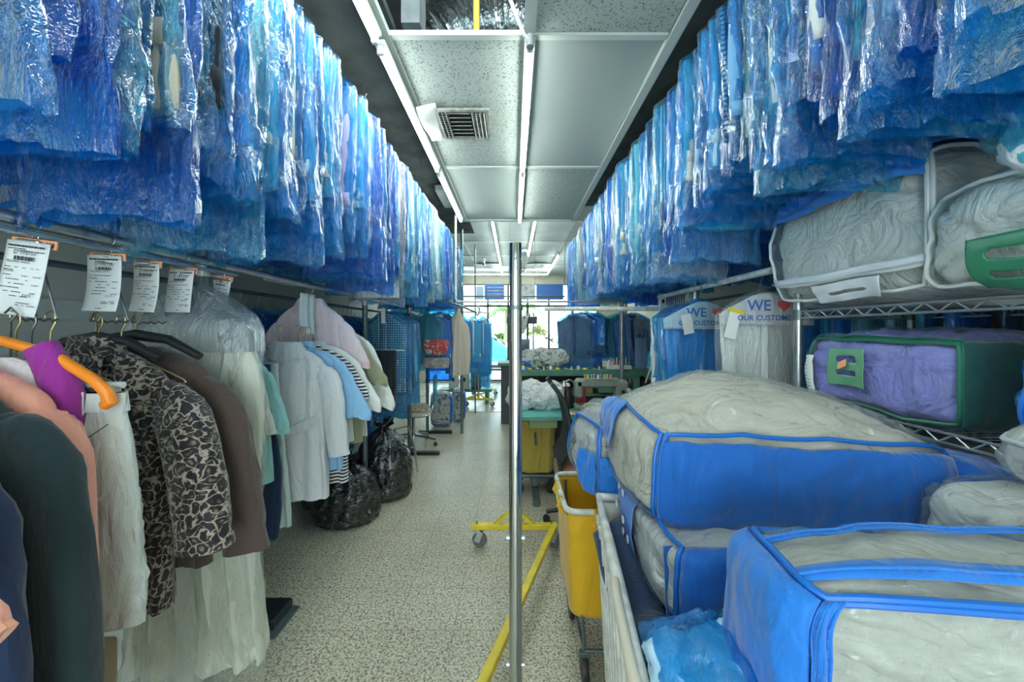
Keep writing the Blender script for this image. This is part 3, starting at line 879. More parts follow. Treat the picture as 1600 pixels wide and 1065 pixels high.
def row(x, z, y0, y1, s0, s1, where, group, seed, films, colours=None, rzj=.10, zj=.0, zs=1.0, lens=None, xj=.018):
    r = random.Random(seed); y = y0; k = 0; out = []
    while y < y1:
        colour = (colours or UPC)[(k * 7 + seed * 3 + r.randrange(3)) % len(colours or UPC)]
        f = films[r.randrange(len(films))]
        if f is F_CLEAR and k < 9: f = F_BLUE2
        fn = 'clear' if f is F_CLEAR else 'blue'
        lb = f'{colour} shirt in {fn} plastic on {where}, {ordinal(k)} from camera'
        sc = zs * r.uniform(.93, 1.05)
        if lens: sc *= lens(y)
        t = bagged((x + r.uniform(-xj, xj), y, z - .013), r.uniform(-rzj, rzj), colour, f, lb, group, r.randrange(99), r.randrange(99), sc, r.uniform(.95, 1.05), tilt=r.uniform(-.02, .02))
        out.append(t)
        y += (s0 + (s1 - s0) * (y - y0) / (y1 - y0)) * r.uniform(.85, 1.15)
        k += 1
    return out

# ---------------------------------------------------------------- pipe racks
def rail(name, p0, p1, r, mat, lb, cat='rail', grp=None, ends=True):
    t = MB().tube([p0, p1], r, 14).build(name, mat, None)
    return tag(t, lb, cat, grp)
ZR = 2.88
for x, s in ((-.97, 'left'), (.97, 'right')):
    rail('clothes_rail', (x, .1, ZR), (x, 5.5, ZR), .014, M['steel'], f'upper {s} rail above the aisle, carrying the front row of bagged clothes', 'rail')
    rail('clothes_rail', (x * 1.567, .1, ZR), (x * 1.567, 5.4, ZR), .014, M['steel'], f'upper {s} rail near the wall, carrying the rear row of bagged clothes', 'rail')
def post(x, y, r, h, lb, foot=None, mat=None, base=True):
    t = thing('rack_post', lb, 'post', (x, y, 0), 0, 'pipe rack posts')
    MB().tube([(0, 0, 0), (0, 0, h)], r, 18).build('pole', mat or M['steel_dark'], t)
    if foot:
        MB().box((foot[0], 0, .02), (foot[1], .07, .04), 0, .006).build('foot', M['black'], t, False)
    for z in (1.76, 2.88):
        MB().tube([(0, 0, z - .035), (0, 0, z + .035)], r + .006, 16).build('pipe_collar', M['steel'], t)
    MB().box((0, 0, h - .02), (.72, .03, .03), 0, .004).build('cross_arm', M['steel'], t, False)
    return t
for k, y in enumerate((1.48, 3.07, 4.38, 5.30)):
    post(-1.27, y, [.027, .022, .022, .022][k], 2.90, ['steel post of the left pipe rack nearest the camera, behind the receipts', 'steel post of the left pipe rack beside the pink polo shirt',
        'steel post of the left pipe rack behind the bagged suits', 'steel post of the left pipe rack at its far end by the floral bag'][k], (.12, .5) if k > 1 else None)
for k, y in enumerate((2.51, 4.2)):
    post(1.27, y, .024, 2.90, ['steel post of the right pipe rack behind the slogan bags', 'worn steel post of the right pipe rack beside the sewing machine'][k], (0, .3), M['steel'])
# base plate in the aisle on the left
t = thing('floor_plate', 'flat black metal rack foot on the floor under the clear dress bag', 'floor plate', (-1.30, 1.87, 0))
MB().box((0, 0, .030), (.20, .17, .05), 0, .006).build('foot_block', plain('scuffed_black', (.02, .025, .025), .3, var=.5, vscale=30), t, False)
MB().box((.03, -.02, .004), (.22, .21, .008), 0, .003).build('foot_plate', M['steel_dark'], t, False)

films_u = [F_BLUE, F_BLUE, F_CYAN, F_BLUE2, F_BLUE]
L_up = row(-.97, ZR, .56, 5.45, .048, .078, 'the upper left aisle rail', 'bagged shirts on the upper left aisle rail', 3, films_u * 2 + [F_CLEAR])
L_rr = row(-1.52, ZR, .60, 5.2, .10, .16, 'the upper left wall rail', 'bagged shirts on the upper left wall rail', 5, [F_BLUE2, F_BLUE], lens=lambda y: .97)
R_up = row(.97, ZR, .60, 5.1, .048, .078, 'the upper right aisle rail', 'bagged shirts on the upper right aisle rail', 8, films_u * 2 + [F_CLEAR], lens=lambda y: .86 if y < 1.7 else .98)
R_rr = row(1.52, ZR, .70, 5.0, .12, .17, 'the upper right wall rail', 'bagged shirts on the upper right wall rail', 9, [F_BLUE2, F_BLUE], lens=lambda y: .72 if y < 1.8 else 1.0)
# ---------------------------------------------------------------- left rail and the unbagged garments
def crom(p, t):
    n = len(p) - 1; x = min(max(t * n, 0), n - 1e-6); i = int(x); f = x - i
    a = p[max(i - 1, 0)]; b = p[i]; c = p[i + 1]; d = p[min(i + 2, n)]
    return tuple(.5 * ((2 * b[k]) + (-a[k] + c[k]) * f + (2 * a[k] - 5 * b[k] + 4 * c[k] - d[k]) * f * f + (-a[k] + 3 * b[k] - 3 * c[k] + d[k]) * f ** 3) for k in range(len(b)))

def body_mb(secs, seed, fold=.008, nf=8, n=56, m=44, cap=True, wr=.006):
    """secs: (z, xc, yc, hw, hd) top to bottom; soft vertical folds deepening towards the hem"""
    mb = MB(); rings = []
    for j in range(m + 1):
        t = j / m
        z, xc, yc, hw, hd = crom(secs, t)
        hw = max(hw, .004); hd = max(hd, .003)
        def fn(a, ca, sa):
            f = fold * (t ** .8)
            y = f * sin(nf * ca * 1.6 + seed + 1.5 * nz(ca * 2, z * 2, 0, seed)) * (1 if sa >= 0 else 1) + f * .8 * nz(ca * 7, z * 2.5, sa * .5, seed)
            y += wr * nz(ca * 6 + z * 9, z * 14, sa, seed + 2) * (.4 + .6 * t)
            x = wr * .9 * nz(1.5, z * 9, ca, seed) + f * .3 * nz(0, z * 4, ca, seed + 7)
            return (x, y, .35 * fold * nz(ca * 5, 3, sa, seed) if t > .97 else 0)
        rings.append(ring((xc, yc, z), hw, hd, n, fn, .62))
    mb.loft(rings, cap)
    return mb

def limb_mb(pts, seed, n=22, m=24, wr=.006, cap=True):
    """pts: (x, y, z, halfwidth, halfdepth) along a sleeve or trouser leg; section is flattened front to back"""
    mb = MB(); rings = []
    for j in range(m + 1):
        t = j / m
        x, y, z, hw, hd = crom(pts, t); x2, y2, z2, _, _ = crom(pts, min(1, t + .02)); x1, y1, z1, _, _ = crom(pts, max(0, t - .02))
        T = Vector((x2 - x1, 0, z2 - z1)).normalized(); A = Vector((-T.z, 0, T.x))
        if A.length < .1: A = Vector((1, 0, 0))
        rg = []
        for k in range(n):
            a = 2 * pi * k / n; ca, sa = cos(a), sin(a)
            w = hw * (1 if ca >= 0 else -1) * abs(ca) ** .7; d = hd * (1 if sa >= 0 else -1) * abs(sa) ** .7
            e = wr * nz(ca * 2.5 + t * 3, t * 9, sa, seed) + wr * .6 * nz(ca * 2, t * 22, sa, seed + 3)
            rg.append(Vector((x, y, z)) + A * (w + e * .8) + Vector((0, 1, 0)) * (d + e * 1.2 * (1 if sa > 0 else -1)))
        rings.append(rg)
    mb.loft(rings, cap)
    return mb

def top_garment(name, label, cat, loc, mat, hw=.22, length=.7, hem=.26, hd=.035, sleeve=None, collar='shirt', seed=1, rz=0, extra=None, fold=.010, neck=.065, buttons=None,
                collar_mat=None, cuff_mat=None, slope=.075, group=None):
    t = thing(name, label, cat, loc, rz, group)
    z0 = 0
    secs = [(z0, 0, 0, neck, .022), (-slope * .45, 0, 0, neck + (hw - neck) * .55, .030), (-slope, 0, 0, hw * .96, .036), (-slope - .06, 0, 0, hw, hd),
            (-length * .45, 0, 0, hw * .97 + (hem - hw) * .3, hd * 1.05), (-length * .8, 0, 0, hem * .98, hd * 1.1), (-length, 0, 0, hem, hd * 1.1)]
    body_mb(secs, seed, fold).build('body', mat, t)
    if sleeve:
        for s in (-1, 1):
            sl = sleeve if isinstance(sleeve, (list, tuple)) else sleeve
            pts = [(s * (hw - .045), 0, -slope - .035, .040, .026), (s * (hw - .012), 0, -slope - .062, min(.052, sl[0][3] * .85), .028)] + [(s * p[0], p[1], -p[2], p[3], p[4]) for p in sl]
            limb_mb(pts, seed + s * 3).build('sleeve', mat, t)
            if cuff_mat:
                e = sl[-1]; f = sl[-2]
                u = Vector((s * e[0] - s * f[0], 0, -e[2] + f[2])).normalized()
                p = [(s * e[0] - u.x * .022, e[1], -e[2] - u.z * .022, e[3] * 1.04, e[4] * 1.08), (s * e[0] + u.x * .003, e[1], -e[2] + u.z * .003, e[3] * 1.05, e[4] * 1.1)]
                limb_mb(p, seed, m=3, wr=.001).build('cuff', cuff_mat, t)
    cm = collar_mat or mat
    if collar == 'shirt':
        b = MB(); prof = [(1.0, -.012), (.86, .030), (.90, .036), (1.12, .004), (1.42, -.040), (1.40, -.044)]
        b.loft([ring((0, -.002, z0 + dz), neck * k, .028 + .012 * k, 32, lambda a, ca, sa: (0, 0, (-.022 * max(0, -sa) ** 2 if dz < .02 else 0))) for k, dz in prof], cap=False)
        b.build('collar', cm, t)
    elif collar == 'band':
        b = MB(); b.loft([ring((0, 0, z0 + dz), neck * k, .024 * k, 28) for k, dz in ((1.06, -.016), (.98, .012), (.90, .014), (.92, -.012))], cap=False); b.build('neck_band', cm, t)
    elif collar == 'hood':
        b = MB(); b.loft([ring((0, -.01, z0 + dz), neck * k, .03 * k, 28) for k, dz in ((1.5, -.05), (1.35, .005), (1.1, .03), (.9, .01))], cap=False); b.build('collar', cm, t)
    if buttons:
        b = MB().box((0, -hd - .012, -length * .5), (.03, .004, length * .84)); b.build('placket', mat, t, False)
    if extra: extra(t, hw, hd, length)
    return t

def hanger(loc, label, mat, hw=.2, rz=0, r=.0022, drop=.09, slope=.075, name='wire_hanger'):
    t = hanger_mesh(hw, r, drop, slope).build(name, mat, None)
    t.location = loc; t.rotation_euler = (0, 0, rz)
    return tag(t, label, 'hanger')

XR = -1.22; ZL = 1.775
rail('garment_rail', (XR + .01, .15, ZL), (XR + .01, 3.95, ZL), .0165, M['steel'], 'round steel garment rail along the left, carrying the receipts and unbagged garments', 'rail')
rail('garment_rail', (-1.79, .2, ZL - .01), (-1.79, 5.6, ZL - .01), .014, M['steel_dark'], 'dark lower rail beside the left wall behind the receipts', 'rail')
tag(MB().box((XR + .01, .86, ZL - .03), (.022, 1.4, .012), 0, .002).build('rail_strip', M['steel'], None, False), 'thin flat metal strip under the near part of the left garment rail', 'metal strip')
b = MB().box((-1.235, 1.9, ZL - .004), (.016, .24, .030), 0, .002)
tag(b.build('rail_clamp', M['steel'], None, False), 'pale flat clamp on the left rail beyond the clear dress bag', 'clamp')

# order receipts ---------------------------------------------------
def ticket(d, w, h, code, clipno, name_line, label, rz, lean, seed, items):
    t = thing('order_receipt', label, 'receipt', (XR + .01, d, ZL), rz, 'order receipts on the left rail')
    # ring over the rail
    MB().tube([(0 + .021 * sin(a), 0, .021 * cos(a)) for a in [(-.75 + 1.5 * i / 12) * pi for i in range(13)]], .0026, 6).build('rail_ring', M['wire'], t)
    MB().tube([(.0 + .009 * cos(a), .001, -.034 + .009 * sin(a)) for a in [2 * pi * i / 14 for i in range(14)]], .0016, 6, closed=True).build('clip_loop', M['chrome'], t)
    R2 = Matrix.Rotation(lean, 3, 'Y')
    top = Vector((0, 0, -.046))
    MB().box(top + R2 @ Vector((-.012, -.004, -.004)), (w * .55, .010, .012), 0, .003, R2).build('bulldog_clip', M['chrome'], t, False)
    b = MB()
    b.box(top + R2 @ Vector((0, .0, -.006)), (w * 1.12, .0025, .022), 0, 0, R2)
    strip = b.build('number_strip', M['orange_clip'], t, False)
    me = text_mesh(clipno, .017, 'CENTER', 0, True)
    o = link('strip_number', me, strip, M['ink']); o.location = top + R2 @ Vector((w * .33, -.0016, -.012)); o.rotation_euler = (pi / 2, lean, 0)
    # paper, gently curled
    b = MB()
    def fn(u, v):
        x = (u - .5) * w; z = -v * h
        return top + R2 @ Vector((x, -.005 - .006 * sin(v * 2.6 + seed) - .012 * v * v * (1 + sin(seed)) - .003 * sin(u * 3 + seed), z - .004))
    b.grid(lambda u, v: fn(u, v), 8, 14)
    pap = solid(b.build('paper', M['paper'], t), .0004)
    def yy(v): return -.005 - .006 * sin(v * 2.6 + seed) - .012 * v * v * (1 + sin(seed)) - .0045
    pr = MB()
    r = random.Random(seed)
    def word_line(v, x0, x1, hh=.0022, dens=.75):
        x = x0
        while x < x1:
            ww = r.uniform(.003, .009)
            if r.random() < dens: pr.box(top + R2 @ Vector((x + ww / 2, yy(v), -v * h - .004)), (ww, .0003, hh), 0, 0, R2)
            x += ww + .0018
    W = w / 2 - .008
    word_line(.07, -W, W, .0045, .97); word_line(.11, -W, W * .2); word_line(.135, -W * .4, W)
    x = -W * .55
    while x < W * .62:
        ww = r.choice((.001, .0018, .003)); pr.box(top + R2 @ Vector((x, yy(.235), -.235 * h - .004)), (ww, .0003, h * .055), 0, 0, R2); x += ww + r.choice((.0012, .002))
    word_line(.36, -W, W * .9, .0016); 
    for q in range(items):
        v = .47 + q * .055
        word_line(v, -W + .01 * (q % 3), W * (.2 + .3 * (q % 2)), .0018); 
        if q % 2 == 0: word_line(v, W * .72, W, .0018, 1)
    word_line(.83, W * .1, W, .0018); word_line(.86, W * .1, W, .0018); word_line(.95, -W * .2, W * .2, .002)
    pr.build('printed_text', M['ink'], pap, False)
    for txt, sz, v, x in ((code, w * .14, .185, -W * .62), (name_line, w * .075, .30, -W), ('MON', w * .10, .43, -W), ('$ 4.75', w * .085, .74, W * .35)):
        o = link('printed_text', text_mesh(txt, sz), pap, M['ink'])
        o.location = top + R2 @ Vector((x, yy(v) - .0004, -v * h - .004)); o.rotation_euler = (pi / 2, lean, 0)
    # wire triangle below
    tb = -.245
    tri = [(0, .004, -.052), (-.052, .004, tb + .012), (-.056, .004, tb + .004), (-.05, .004, tb)]
    tri += [(-.05 + .1 * i / 12, .004, tb + .0035 * sin(i * 2.1)) for i in range(1, 12)]
    tri += [(.05, .004, tb), (.056, .004, tb + .004), (.052, .004, tb + .012)]
    MB().tube(tri, .0026, 6, closed=True).build('wire_triangle', M['wire'], t)
    return t
ticket(.907, .112, .185, 'D 193107', 'B 328', 'TELLOREZ MARIO', 'largest white receipt on the rail, number D 193107, nearest the camera', -.06, .13, 1.0, 6)
ticket(1.07, .092, .165, 'D 193108', '330', 'TELLOREZ CONTE', 'white receipt hanging straight, second from the camera, under an orange strip', .04, .03, 2.2, 5)
ticket(1.187, .082, .160, 'D 193109', '331', 'VARGAS MARTHA', 'white receipt overlapping the left edge of the clear dress bag', .02, .05, 3.1, 5)
ticket(1.316, .092, .155, 'D 193110', 'B 327', 'MARTINEZ ROSA', 'white receipt in front of the clear dress bag, curled at its foot', -.02, .02, 0.3, 5)
ticket(1.49, .075, .13, 'D 193111', '336', 'SILVA', 'short white receipt above the shoulder of the clear dress bag', .15, .16, 4.0, 3)
for k, y in enumerate((1.00, 1.13, 1.25, 1.40, 1.44, 2.02, 2.1)):
    tag(MB().tube([(XR + .01 + .020 * sin(a), y, ZL + .020 * cos(a)) for a in [(-.8 + 1.4 * i / 10) * pi for i in range(11)]], .0022, 6).build('hook_ring', M['wire'], None),
        f'loose dark hook over the left rail, {ordinal(k)} of seven from the camera', 'hook', 'loose hooks on the left rail')

# garments, near to far ---------------------------------------------
LONG = lambda hw, L, w0=.062, w1=.042, out=.07: [(hw + out * .45, -.004, .20, w0, .034), (hw + out * .9, -.008, .42, (w0 + w1) / 2 + .002, .032), (hw + out, .0, L, w1, .026)]
SHORT = lambda hw, L=.30, out=.09, w=.075: [(hw + out * .35, 0, .09 + L * .42, w * .84, .028), (hw + out * .8, 0, L * .94, w, .026), (hw + out * .84, 0, L, w, .026)]
def C(n, col, **k): 
    return cloth('fabric_' + n, col, **k)
navy = C('navy_knit', (.010, .026, .075), wr=.35, wscale=5, weave=600)
teal_blk = C('green_black_wool', (.012, .030, .036), wr=.35, wscale=5, weave=600)
coral = C('coral_sweat', (.90, .40, .30), weave=500); coral2 = C('coral_rib', (.93, .42, .27), weave=600)
denim_w = C('pale_denim', (.72, .78, .75), weave=500, wr=.6, wscale=12)
leop = C('leopard', (.40, .34, .28), wr=.35, wscale=8, pattern='leopard', col2=(.016, .014, .018), pscale=33, rough=.5)
brown = C('brown_wool', (.085, .060, .052), weave=700)
cream = C('cream_crepe', (.70, .74, .64)); offw = C('white_cotton', (.80, .85, .80)); labw = C('lab_white', (.76, .80, .83))
aqua = C('aqua_pique', (.36, .72, .74)); blu = C('sky_pique', (.30, .58, .86)); pinkp = C('pale_pink_pique', (.80, .68, .71)); navyt = C('navy_twill', (.02, .05, .12))
strp = C('black_white_stripe', (.85, .85, .85), pattern='stripe_z', col2=(.02, .02, .03), pscale=16); oliv = C('olive_knit', (.30, .32, .20)); charc = C('charcoal_twill', (.025, .035, .045), weave=600)
def seam(t, pts, mat, r=.0013, name='seam'):
    MB().tube(pts, r, 5).build(name, mat, t)

def ex_sweat(t, hw, hd, L):
    for s in (-1, 1):
        seam(t, [(s * (hw - .01 + .02 * i), -hd - .008 + .002 * i, -.10 - .05 * i) for i in range(5)], MATS['seam_thread'])
plain('seam_thread', (.10, .14, .18), .8)
top_garment('sweatshirt', 'dark navy sweatshirt nearest the camera at the left edge of the rail', 'sweatshirt', (XR - .02, .60, 1.40), navy, .235, 1.0, .28, .045,
            LONG(.235, .85, .072, .05, .11), 'band', 3, 0.05, ex_sweat, slope=.09)
top_garment('coat', 'green-black wool coat behind the navy sweatshirt', 'coat', (XR - .02, .70, 1.44), teal_blk, .235, 1.15, .28, .045,
            LONG(.235, 1.10, .074, .055, .11), 'shirt', 5, 0.05, ex_sweat, slope=.09)
top_garment('sweatshirt', 'coral pink sweatshirt between the dark coat and the orange hanger', 'sweatshirt', (XR - .01, .775, 1.43), coral, .225, .80, .26, .028,
            LONG(.225, .80, .058, .045, .04), 'band', 7, .02, None, cuff_mat=coral2, slope=.085)
top_garment('sweatshirt', 'coral sweatshirt just outside the frame, its cuff at the lower left edge', 'sweatshirt', (-1.25, .49, 1.43), coral, .20, .70, .23, .03,
            [(.27, 0, .13, .05, .03), (.37, 0, .22, .046, .03), (.465, 0, .31, .042, .028), (.52, 0, .365, .036, .026)], 'band', 8, 0, None, cuff_mat=coral2, slope=.08)
# orange hanger with a purple singlet
t = thing('plastic_hanger', 'bright orange plastic hanger holding a purple and white singlet', 'hanger', (XR, .83, ZL - .24), .04)
MB().tube([(-.265, 0, -.185), (-.24, 0, -.155), (-.15, 0, -.09), (0, 0, -.045), (.15, 0, -.09), (.24, 0, -.15), (.268, 0, -.178), (.275, 0, -.20), (.262, 0, -.208)], [.010, .012, .012, .012, .012, .012, .013, .014, .012], 12).build('hanger_arms', plain('orange_plastic', (.95, .28, .02), .3), t)
MB().tube([(0, 0, -.045), (0, 0, 0), (.018, 0, .02), (.0, 0, .036), (-.016, 0, .022)], .0025, 8).build('hanger_hook', M['wire'], t)
t = thing('singlet', 'white singlet with purple shoulder straps on the orange hanger', 'singlet', (XR, .83, 1.49), .04)
body_mb([(-.05, 0, .0, .06, .010), (-.09, .05, 0, .11, .016), (-.15, .05, 0, .145, .022), (-.24, .04, 0, .155, .026), (-.62, 0, 0, .20, .028)], 9, .004).build('body', C('white_jersey', (.80, .74, .76)), t)
purp = C('purple_satin', (.32, .03, .30))
for s in (-1, 1):
    limb_mb([(s * .12, 0, -.025, .032, .020), (s * .15, 0, -.085, .034, .022), (s * .17, 0, -.15, .034, .028), (s * .165, 0, -.24, .03, .03)], 4, wr=.002).build('shoulder_strap', purp, t)
# pale jeans on a clip hanger
t = thing('hung_jeans', 'pale denim jeans hung by the waistband, in front of the leopard jacket', 'jeans', (XR + .075, .87, 1.352), .03)
body_mb([(0, 0, 0, .195, .016), (-.05, 0, 0, .20, .020), (-.16, 0, 0, .215, .026), (-.30, 0, 0, .225, .03)], 2, .004, m=20).build('hips', denim_w, t)
body_mb([(.0, 0, 0, .199, .020), (-.045, 0, 0, .204, .024)], 2, .0, m=3, wr=.001).build('waistband', denim_w, t)
for s in (-1, 1):
    limb_mb([(s * .10, .004 * s, -.25, .122, .028), (s * .12, .004, -.40, .115, .026), (s * .135, .0, -.57, .110, .022)], 8 + s, wr=.006).build('trouser_leg', denim_w, t)
    b = MB(); b.tube([(s * .06, -.034, -.10), (s * .12, -.036, -.12), (s * .19, -.032, -.07)], .0014, 5); b.build('pocket_seam', MATS['seam_thread'], t)
for x in (-.12, 0, .12): MB().box((x, -.026, -.022), (.014, .005, .055), 0, .001).build('belt_loop', denim_w, t, False)
t = thing('clip_hanger', 'clear plastic clip hanger holding the pale jeans', 'hanger', (XR, .87, ZL - .25), .03)
MB().tube([(-.20, 0, -.155), (.265, 0, -.155)], .008, 10).build('hanger_bar', plain('clear_plastic', (.72, .80, .80), .2), t)
MB().tube([(0, 0, -.155), (0, 0, 0), (.016, 0, .018), (0, 0, .034), (-.014, 0, .02)], .0022, 8).build('hanger_hook', M['wire'], t)
for s in (-.12, .24): MB().box((s, -.0, -.175), (.018, .03, .05), 0, .004).build('hanger_clip', MATS['clear_plastic'], t, False)
# leopard jacket
def ex_jacket(t, hw, hd, L):
    for s in (-1, 1):
        b = MB(); b.grid(lambda u, v: (s * (.012 + .085 * (1 - v) * u + .02 * v), -hd - .016 + .004 * u, -.02 - (L * .55) * v), 6, 12)
        solid(b.build('lapel', leop, t), .004)
    for s in (-1, 1):
        MB().box((s * .13, -hd - .016, -L * .62), (.11, .006, .022), s * .1, .002).build('pocket_flap', leop, t)
top_garment('jacket', 'leopard print jacket with three-quarter sleeves on a black hanger', 'jacket', (XR - .03, 1.075, 1.452), leop, .215, .77, .23, .05,
            [(.275, -.01, .20, .070, .045), (.335, -.025, .38, .072, .045), (.365, -.04, .50, .070, .042), (.372, -.04, .565, .070, .04)], 'shirt', 11, -.03, ex_jacket, slope=.085, cuff_mat=leop, fold=.012)
t = thing('coat_hanger', 'broad black plastic hanger inside the leopard jacket', 'hanger', (XR - .03, 1.075, ZL - .25), -.03)
MB().tube([(-.20, 0, -.105), (-.1, 0, -.055), (0, 0, -.038), (.1, 0, -.055), (.20, 0, -.105)], [.012, .013, .014, .013, .012], 10).build('hanger_arms', M['black'], t)
MB().tube([(0, 0, -.04), (0, 0, 0), (.016, 0, .018), (0, 0, .034), (-.014, 0, .02)], .0026, 8).build('hanger_hook', M['gold_wire'], t)
t = thing('coat_hanger', 'black plastic hanger of the brown jacket, showing behind the leopard collar', 'hanger', (XR + .01, 1.15, ZL - .25), .03)
MB().tube([(-.20, 0, -.105), (-.1, 0, -.05), (0, 0, -.035), (.1, 0, -.05), (.20, 0, -.105)], [.012, .015, .018, .015, .012], 10).build('hanger_arms', M['black'], t)
MB().tube([(0, 0, -.04), (0, 0, 0), (.016, 0, .018), (0, 0, .034), (-.014, 0, .02)], .0026, 8).build('hanger_hook', M['gold_wire'], t)
top_garment('jacket', 'plain dark brown jacket behind the leopard print one', 'jacket', (XR + .01, 1.155, 1.452), brown, .215, .70, .23, .03,
            [(.27, .0, .22, .062, .035), (.315, 0, .44, .062, .032), (.345, 0, .66, .072, .03)], None, 13, .03, None, slope=.085)
# plain tubular hooks under the two nearest receipts
for k, (x, y, z, dx) in enumerate(((XR - .03, .90, 1.535, .0), (XR + .0, .905, 1.535, .0), (XR + .04, .91, 1.535, .0), (XR - .02, 1.065, 1.535, 0), (XR + .03, 1.08, 1.535, 0))):
    tag(hanger_mesh(.19, .0022, .10, .08).build('wire_hanger', M['gold_wire'] if k != 1 else M['wire'], None, loc=(x, y + k * .002, z)), f'empty wire hanger on a wire triangle, {ordinal(k)} of five from the left', 'hanger', 'empty wire hangers under the receipts')
# long cream dress in clear cover
t = thing('bagged_dress', 'long cream dress under a clear plastic cover reaching the floor', 'bagged clothes', (-1.205, 1.36, ZL - .02), .05)
dressm = cream
body_mb([(-.19, 0, 0, .05, .02), (-.24, 0, 0, .17, .03), (-.32, 0, 0, .185, .04), (-.60, 0, 0, .17, .05), (-1.0, .01, 0, .20, .06), (-1.50, .02, 0, .235, .06)], 21, .024, 9, m=60).build('dress_body', dressm, t)
for s in (-1, 1):
    limb_mb([(s * .15, -.01, -.27, .05, .03), (s * .20, -.02, -.45, .055, .03), (s * .205, -.03, -.68, .055, .028), (s * .20, -.03, -.82, .045, .024)], 4 + s).build('dress_sleeve', dressm, t)
body_mb([(-.20, -.02, -.03, .02, .02), (-.5, -.07, -.05, .06, .012), (-1.2, -.06, -.05, .10, .015), (-1.62, -.05, -.05, .11, .02)], 33, .02, 5).build('dress_panel', C('pale_lining', (.58, .62, .58)), t)
b = bag_mesh(4.4, 1.66, .235, .075, 60, 80, .07, 1.6); b.build('clear_cover', F_CLEAR, t)
body_mb([(-.095, 0, 0, .03, .02), (-.17, 0, 0, .14, .05), (-.225, 0, 0, .225, .075), (-.33, 0, 0, .235, .08)], 3, .0, cap=False, m=16).build('cover_yoke', film('milky_cover_band', (.80, .84, .88), (.62, .68, .74), .40, .25, .2), t)
link('hanger_hook', HOOK, t)
# white t-shirts etc.
def tee(label, x, d, zn, mat, L, hw=.215, hem=.235, sl=.30, out=.07, collar='band', seed=1, name='t_shirt', cat='shirt', rz=0, cuffm=None, w=.078):
    return top_garment(name, label, cat, (x, d, zn), mat, hw, L, hem, .030, SHORT(hw, sl, out, w), collar, seed, rz, cuff_mat=cuffm)
hz = ZL - .09
def hung(label_g, d, mat, L, lab_h, drop=.09, **k):
    zn = ZL - drop
    g = tee(label_g, XR, d, zn - .012, mat, L, **k)
    hanger((XR, d, ZL - (drop - .09) - .004), lab_h, M['gold_wire'], .19)
    return g
def low(lab_g, d, mat, L, lab_h, z=1.40, x=-1.22, **k):
    g = tee(lab_g, x, d, z, mat, L, **k)
    hanger((x, d, z + .10), lab_h, M['gold_wire'], .19)
    return g
low('cream short sleeved blouse just behind the clear dress bag', 1.56, offw, .86, 'wire hanger of the cream blouse behind the dress bag', seed=31, sl=.38, w=.07, x=-1.41, out=.04)
low('white t-shirt in front of the aqua polo shirt', 1.63, C('ivory_cotton', (.76, .80, .74)), .55, 'wire hanger of the white t-shirt before the aqua polo', seed=32, sl=.36, hw=.215, w=.066, x=-1.40, out=.04)
low('aqua polo shirt before the white lab coat', 1.71, aqua, .62, 'wire hanger of the aqua polo shirt', seed=33, sl=.38, hw=.215, w=.062, x=-1.39, out=.05, collar='shirt', name='polo_shirt')
t = thing('hung_trousers', 'dark navy trousers hanging below the aqua polo shirt', 'trousers', (XR - .14, 1.76, 1.18), 0)
body_mb([(.16, 0, 0, .165, .018), (0, 0, 0, .17, .02), (-.35, 0.05, 0, .17, .022), (-.66, .08, 0, .13, .022), (-.70, .08, 0, .10, .02)], 17, .006).build('trouser_leg', navyt, t)
t = thing('hung_trousers', 'pale aqua trousers behind the dark navy trousers', 'trousers', (XR - .12, 1.81, 1.18), 0)
body_mb([(.16, 0, 0, .15, .018), (0, 0, 0, .16, .02), (-.35, .04, 0, .16, .022), (-.66, .07, 0, .15, .022)], 18, .008).build('trouser_leg', C('pale_aqua_linen', (.58, .74, .72)), t)
# lab coat
def ex_lab(t, hw, hd, L):
    limb_mb([(.19, -.052, -.385, .026, .003), (.02, -.062, -.465, .027, .003), (-.16, -.060, -.56, .027, .003), (-.24, -.045, -.60, .026, .003)], 3, wr=.002).build('belt', labw, t)
    seam(t, [(0, -.034 - .012 * min(1, i / 3), -.03 - i * .075) for i in range(11)], MATS['pale_seam'])
    seam(t, [(-.17 + .34 * i / 10, -.040 - .004 * sin(i * .3), -.165 - .02 * sin(i / 10 * pi)) for i in range(11)], MATS['pale_seam'])
plain('pale_seam', (.50, .55, .58), .8)
top_garment('lab_coat', 'long white belted lab coat seen from the back', 'coat', (XR - .03, 1.98, 1.408), labw, .205, .82, .23, .045,
            [(.24, 0, .20, .06, .036), (.268, 0, .42, .058, .034), (.29, 0, .59, .055, .03)], 'shirt', 41, .0, ex_lab, neck=.085)
hanger((XR - .06, 1.97, 1.52), 'wire hanger rising from the lab coat collar, left of two', M['gold_wire'], .19)
hanger((XR + .02, 2.0, 1.52), 'wire hanger rising from the lab coat collar, right of two', M['gold_wire'], .19, .5)
low('sky blue polo shirt directly behind the lab coat', 2.07, blu, .70, 'wire hanger of the sky blue polo', z=1.41, seed=42, sl=.40, hw=.225, out=.11, collar='shirt', name='polo_shirt')
low('black and white striped shirt behind the sky blue polo', 2.14, strp, .80, 'wire hanger of the striped shirt', z=1.41, seed=43, sl=.30, hw=.225, out=.06)
low('cream shirt behind the striped one', 2.20, offw, .60, 'wire hanger of the cream shirt behind the stripes', z=1.43, seed=44, sl=.40, hw=.23, out=.12)
low('olive knit shirt below the pink polo sleeve', 2.34, oliv, .72, 'wire hanger of the olive shirt', z=1.50, seed=46, sl=.34, hw=.23, out=.11)
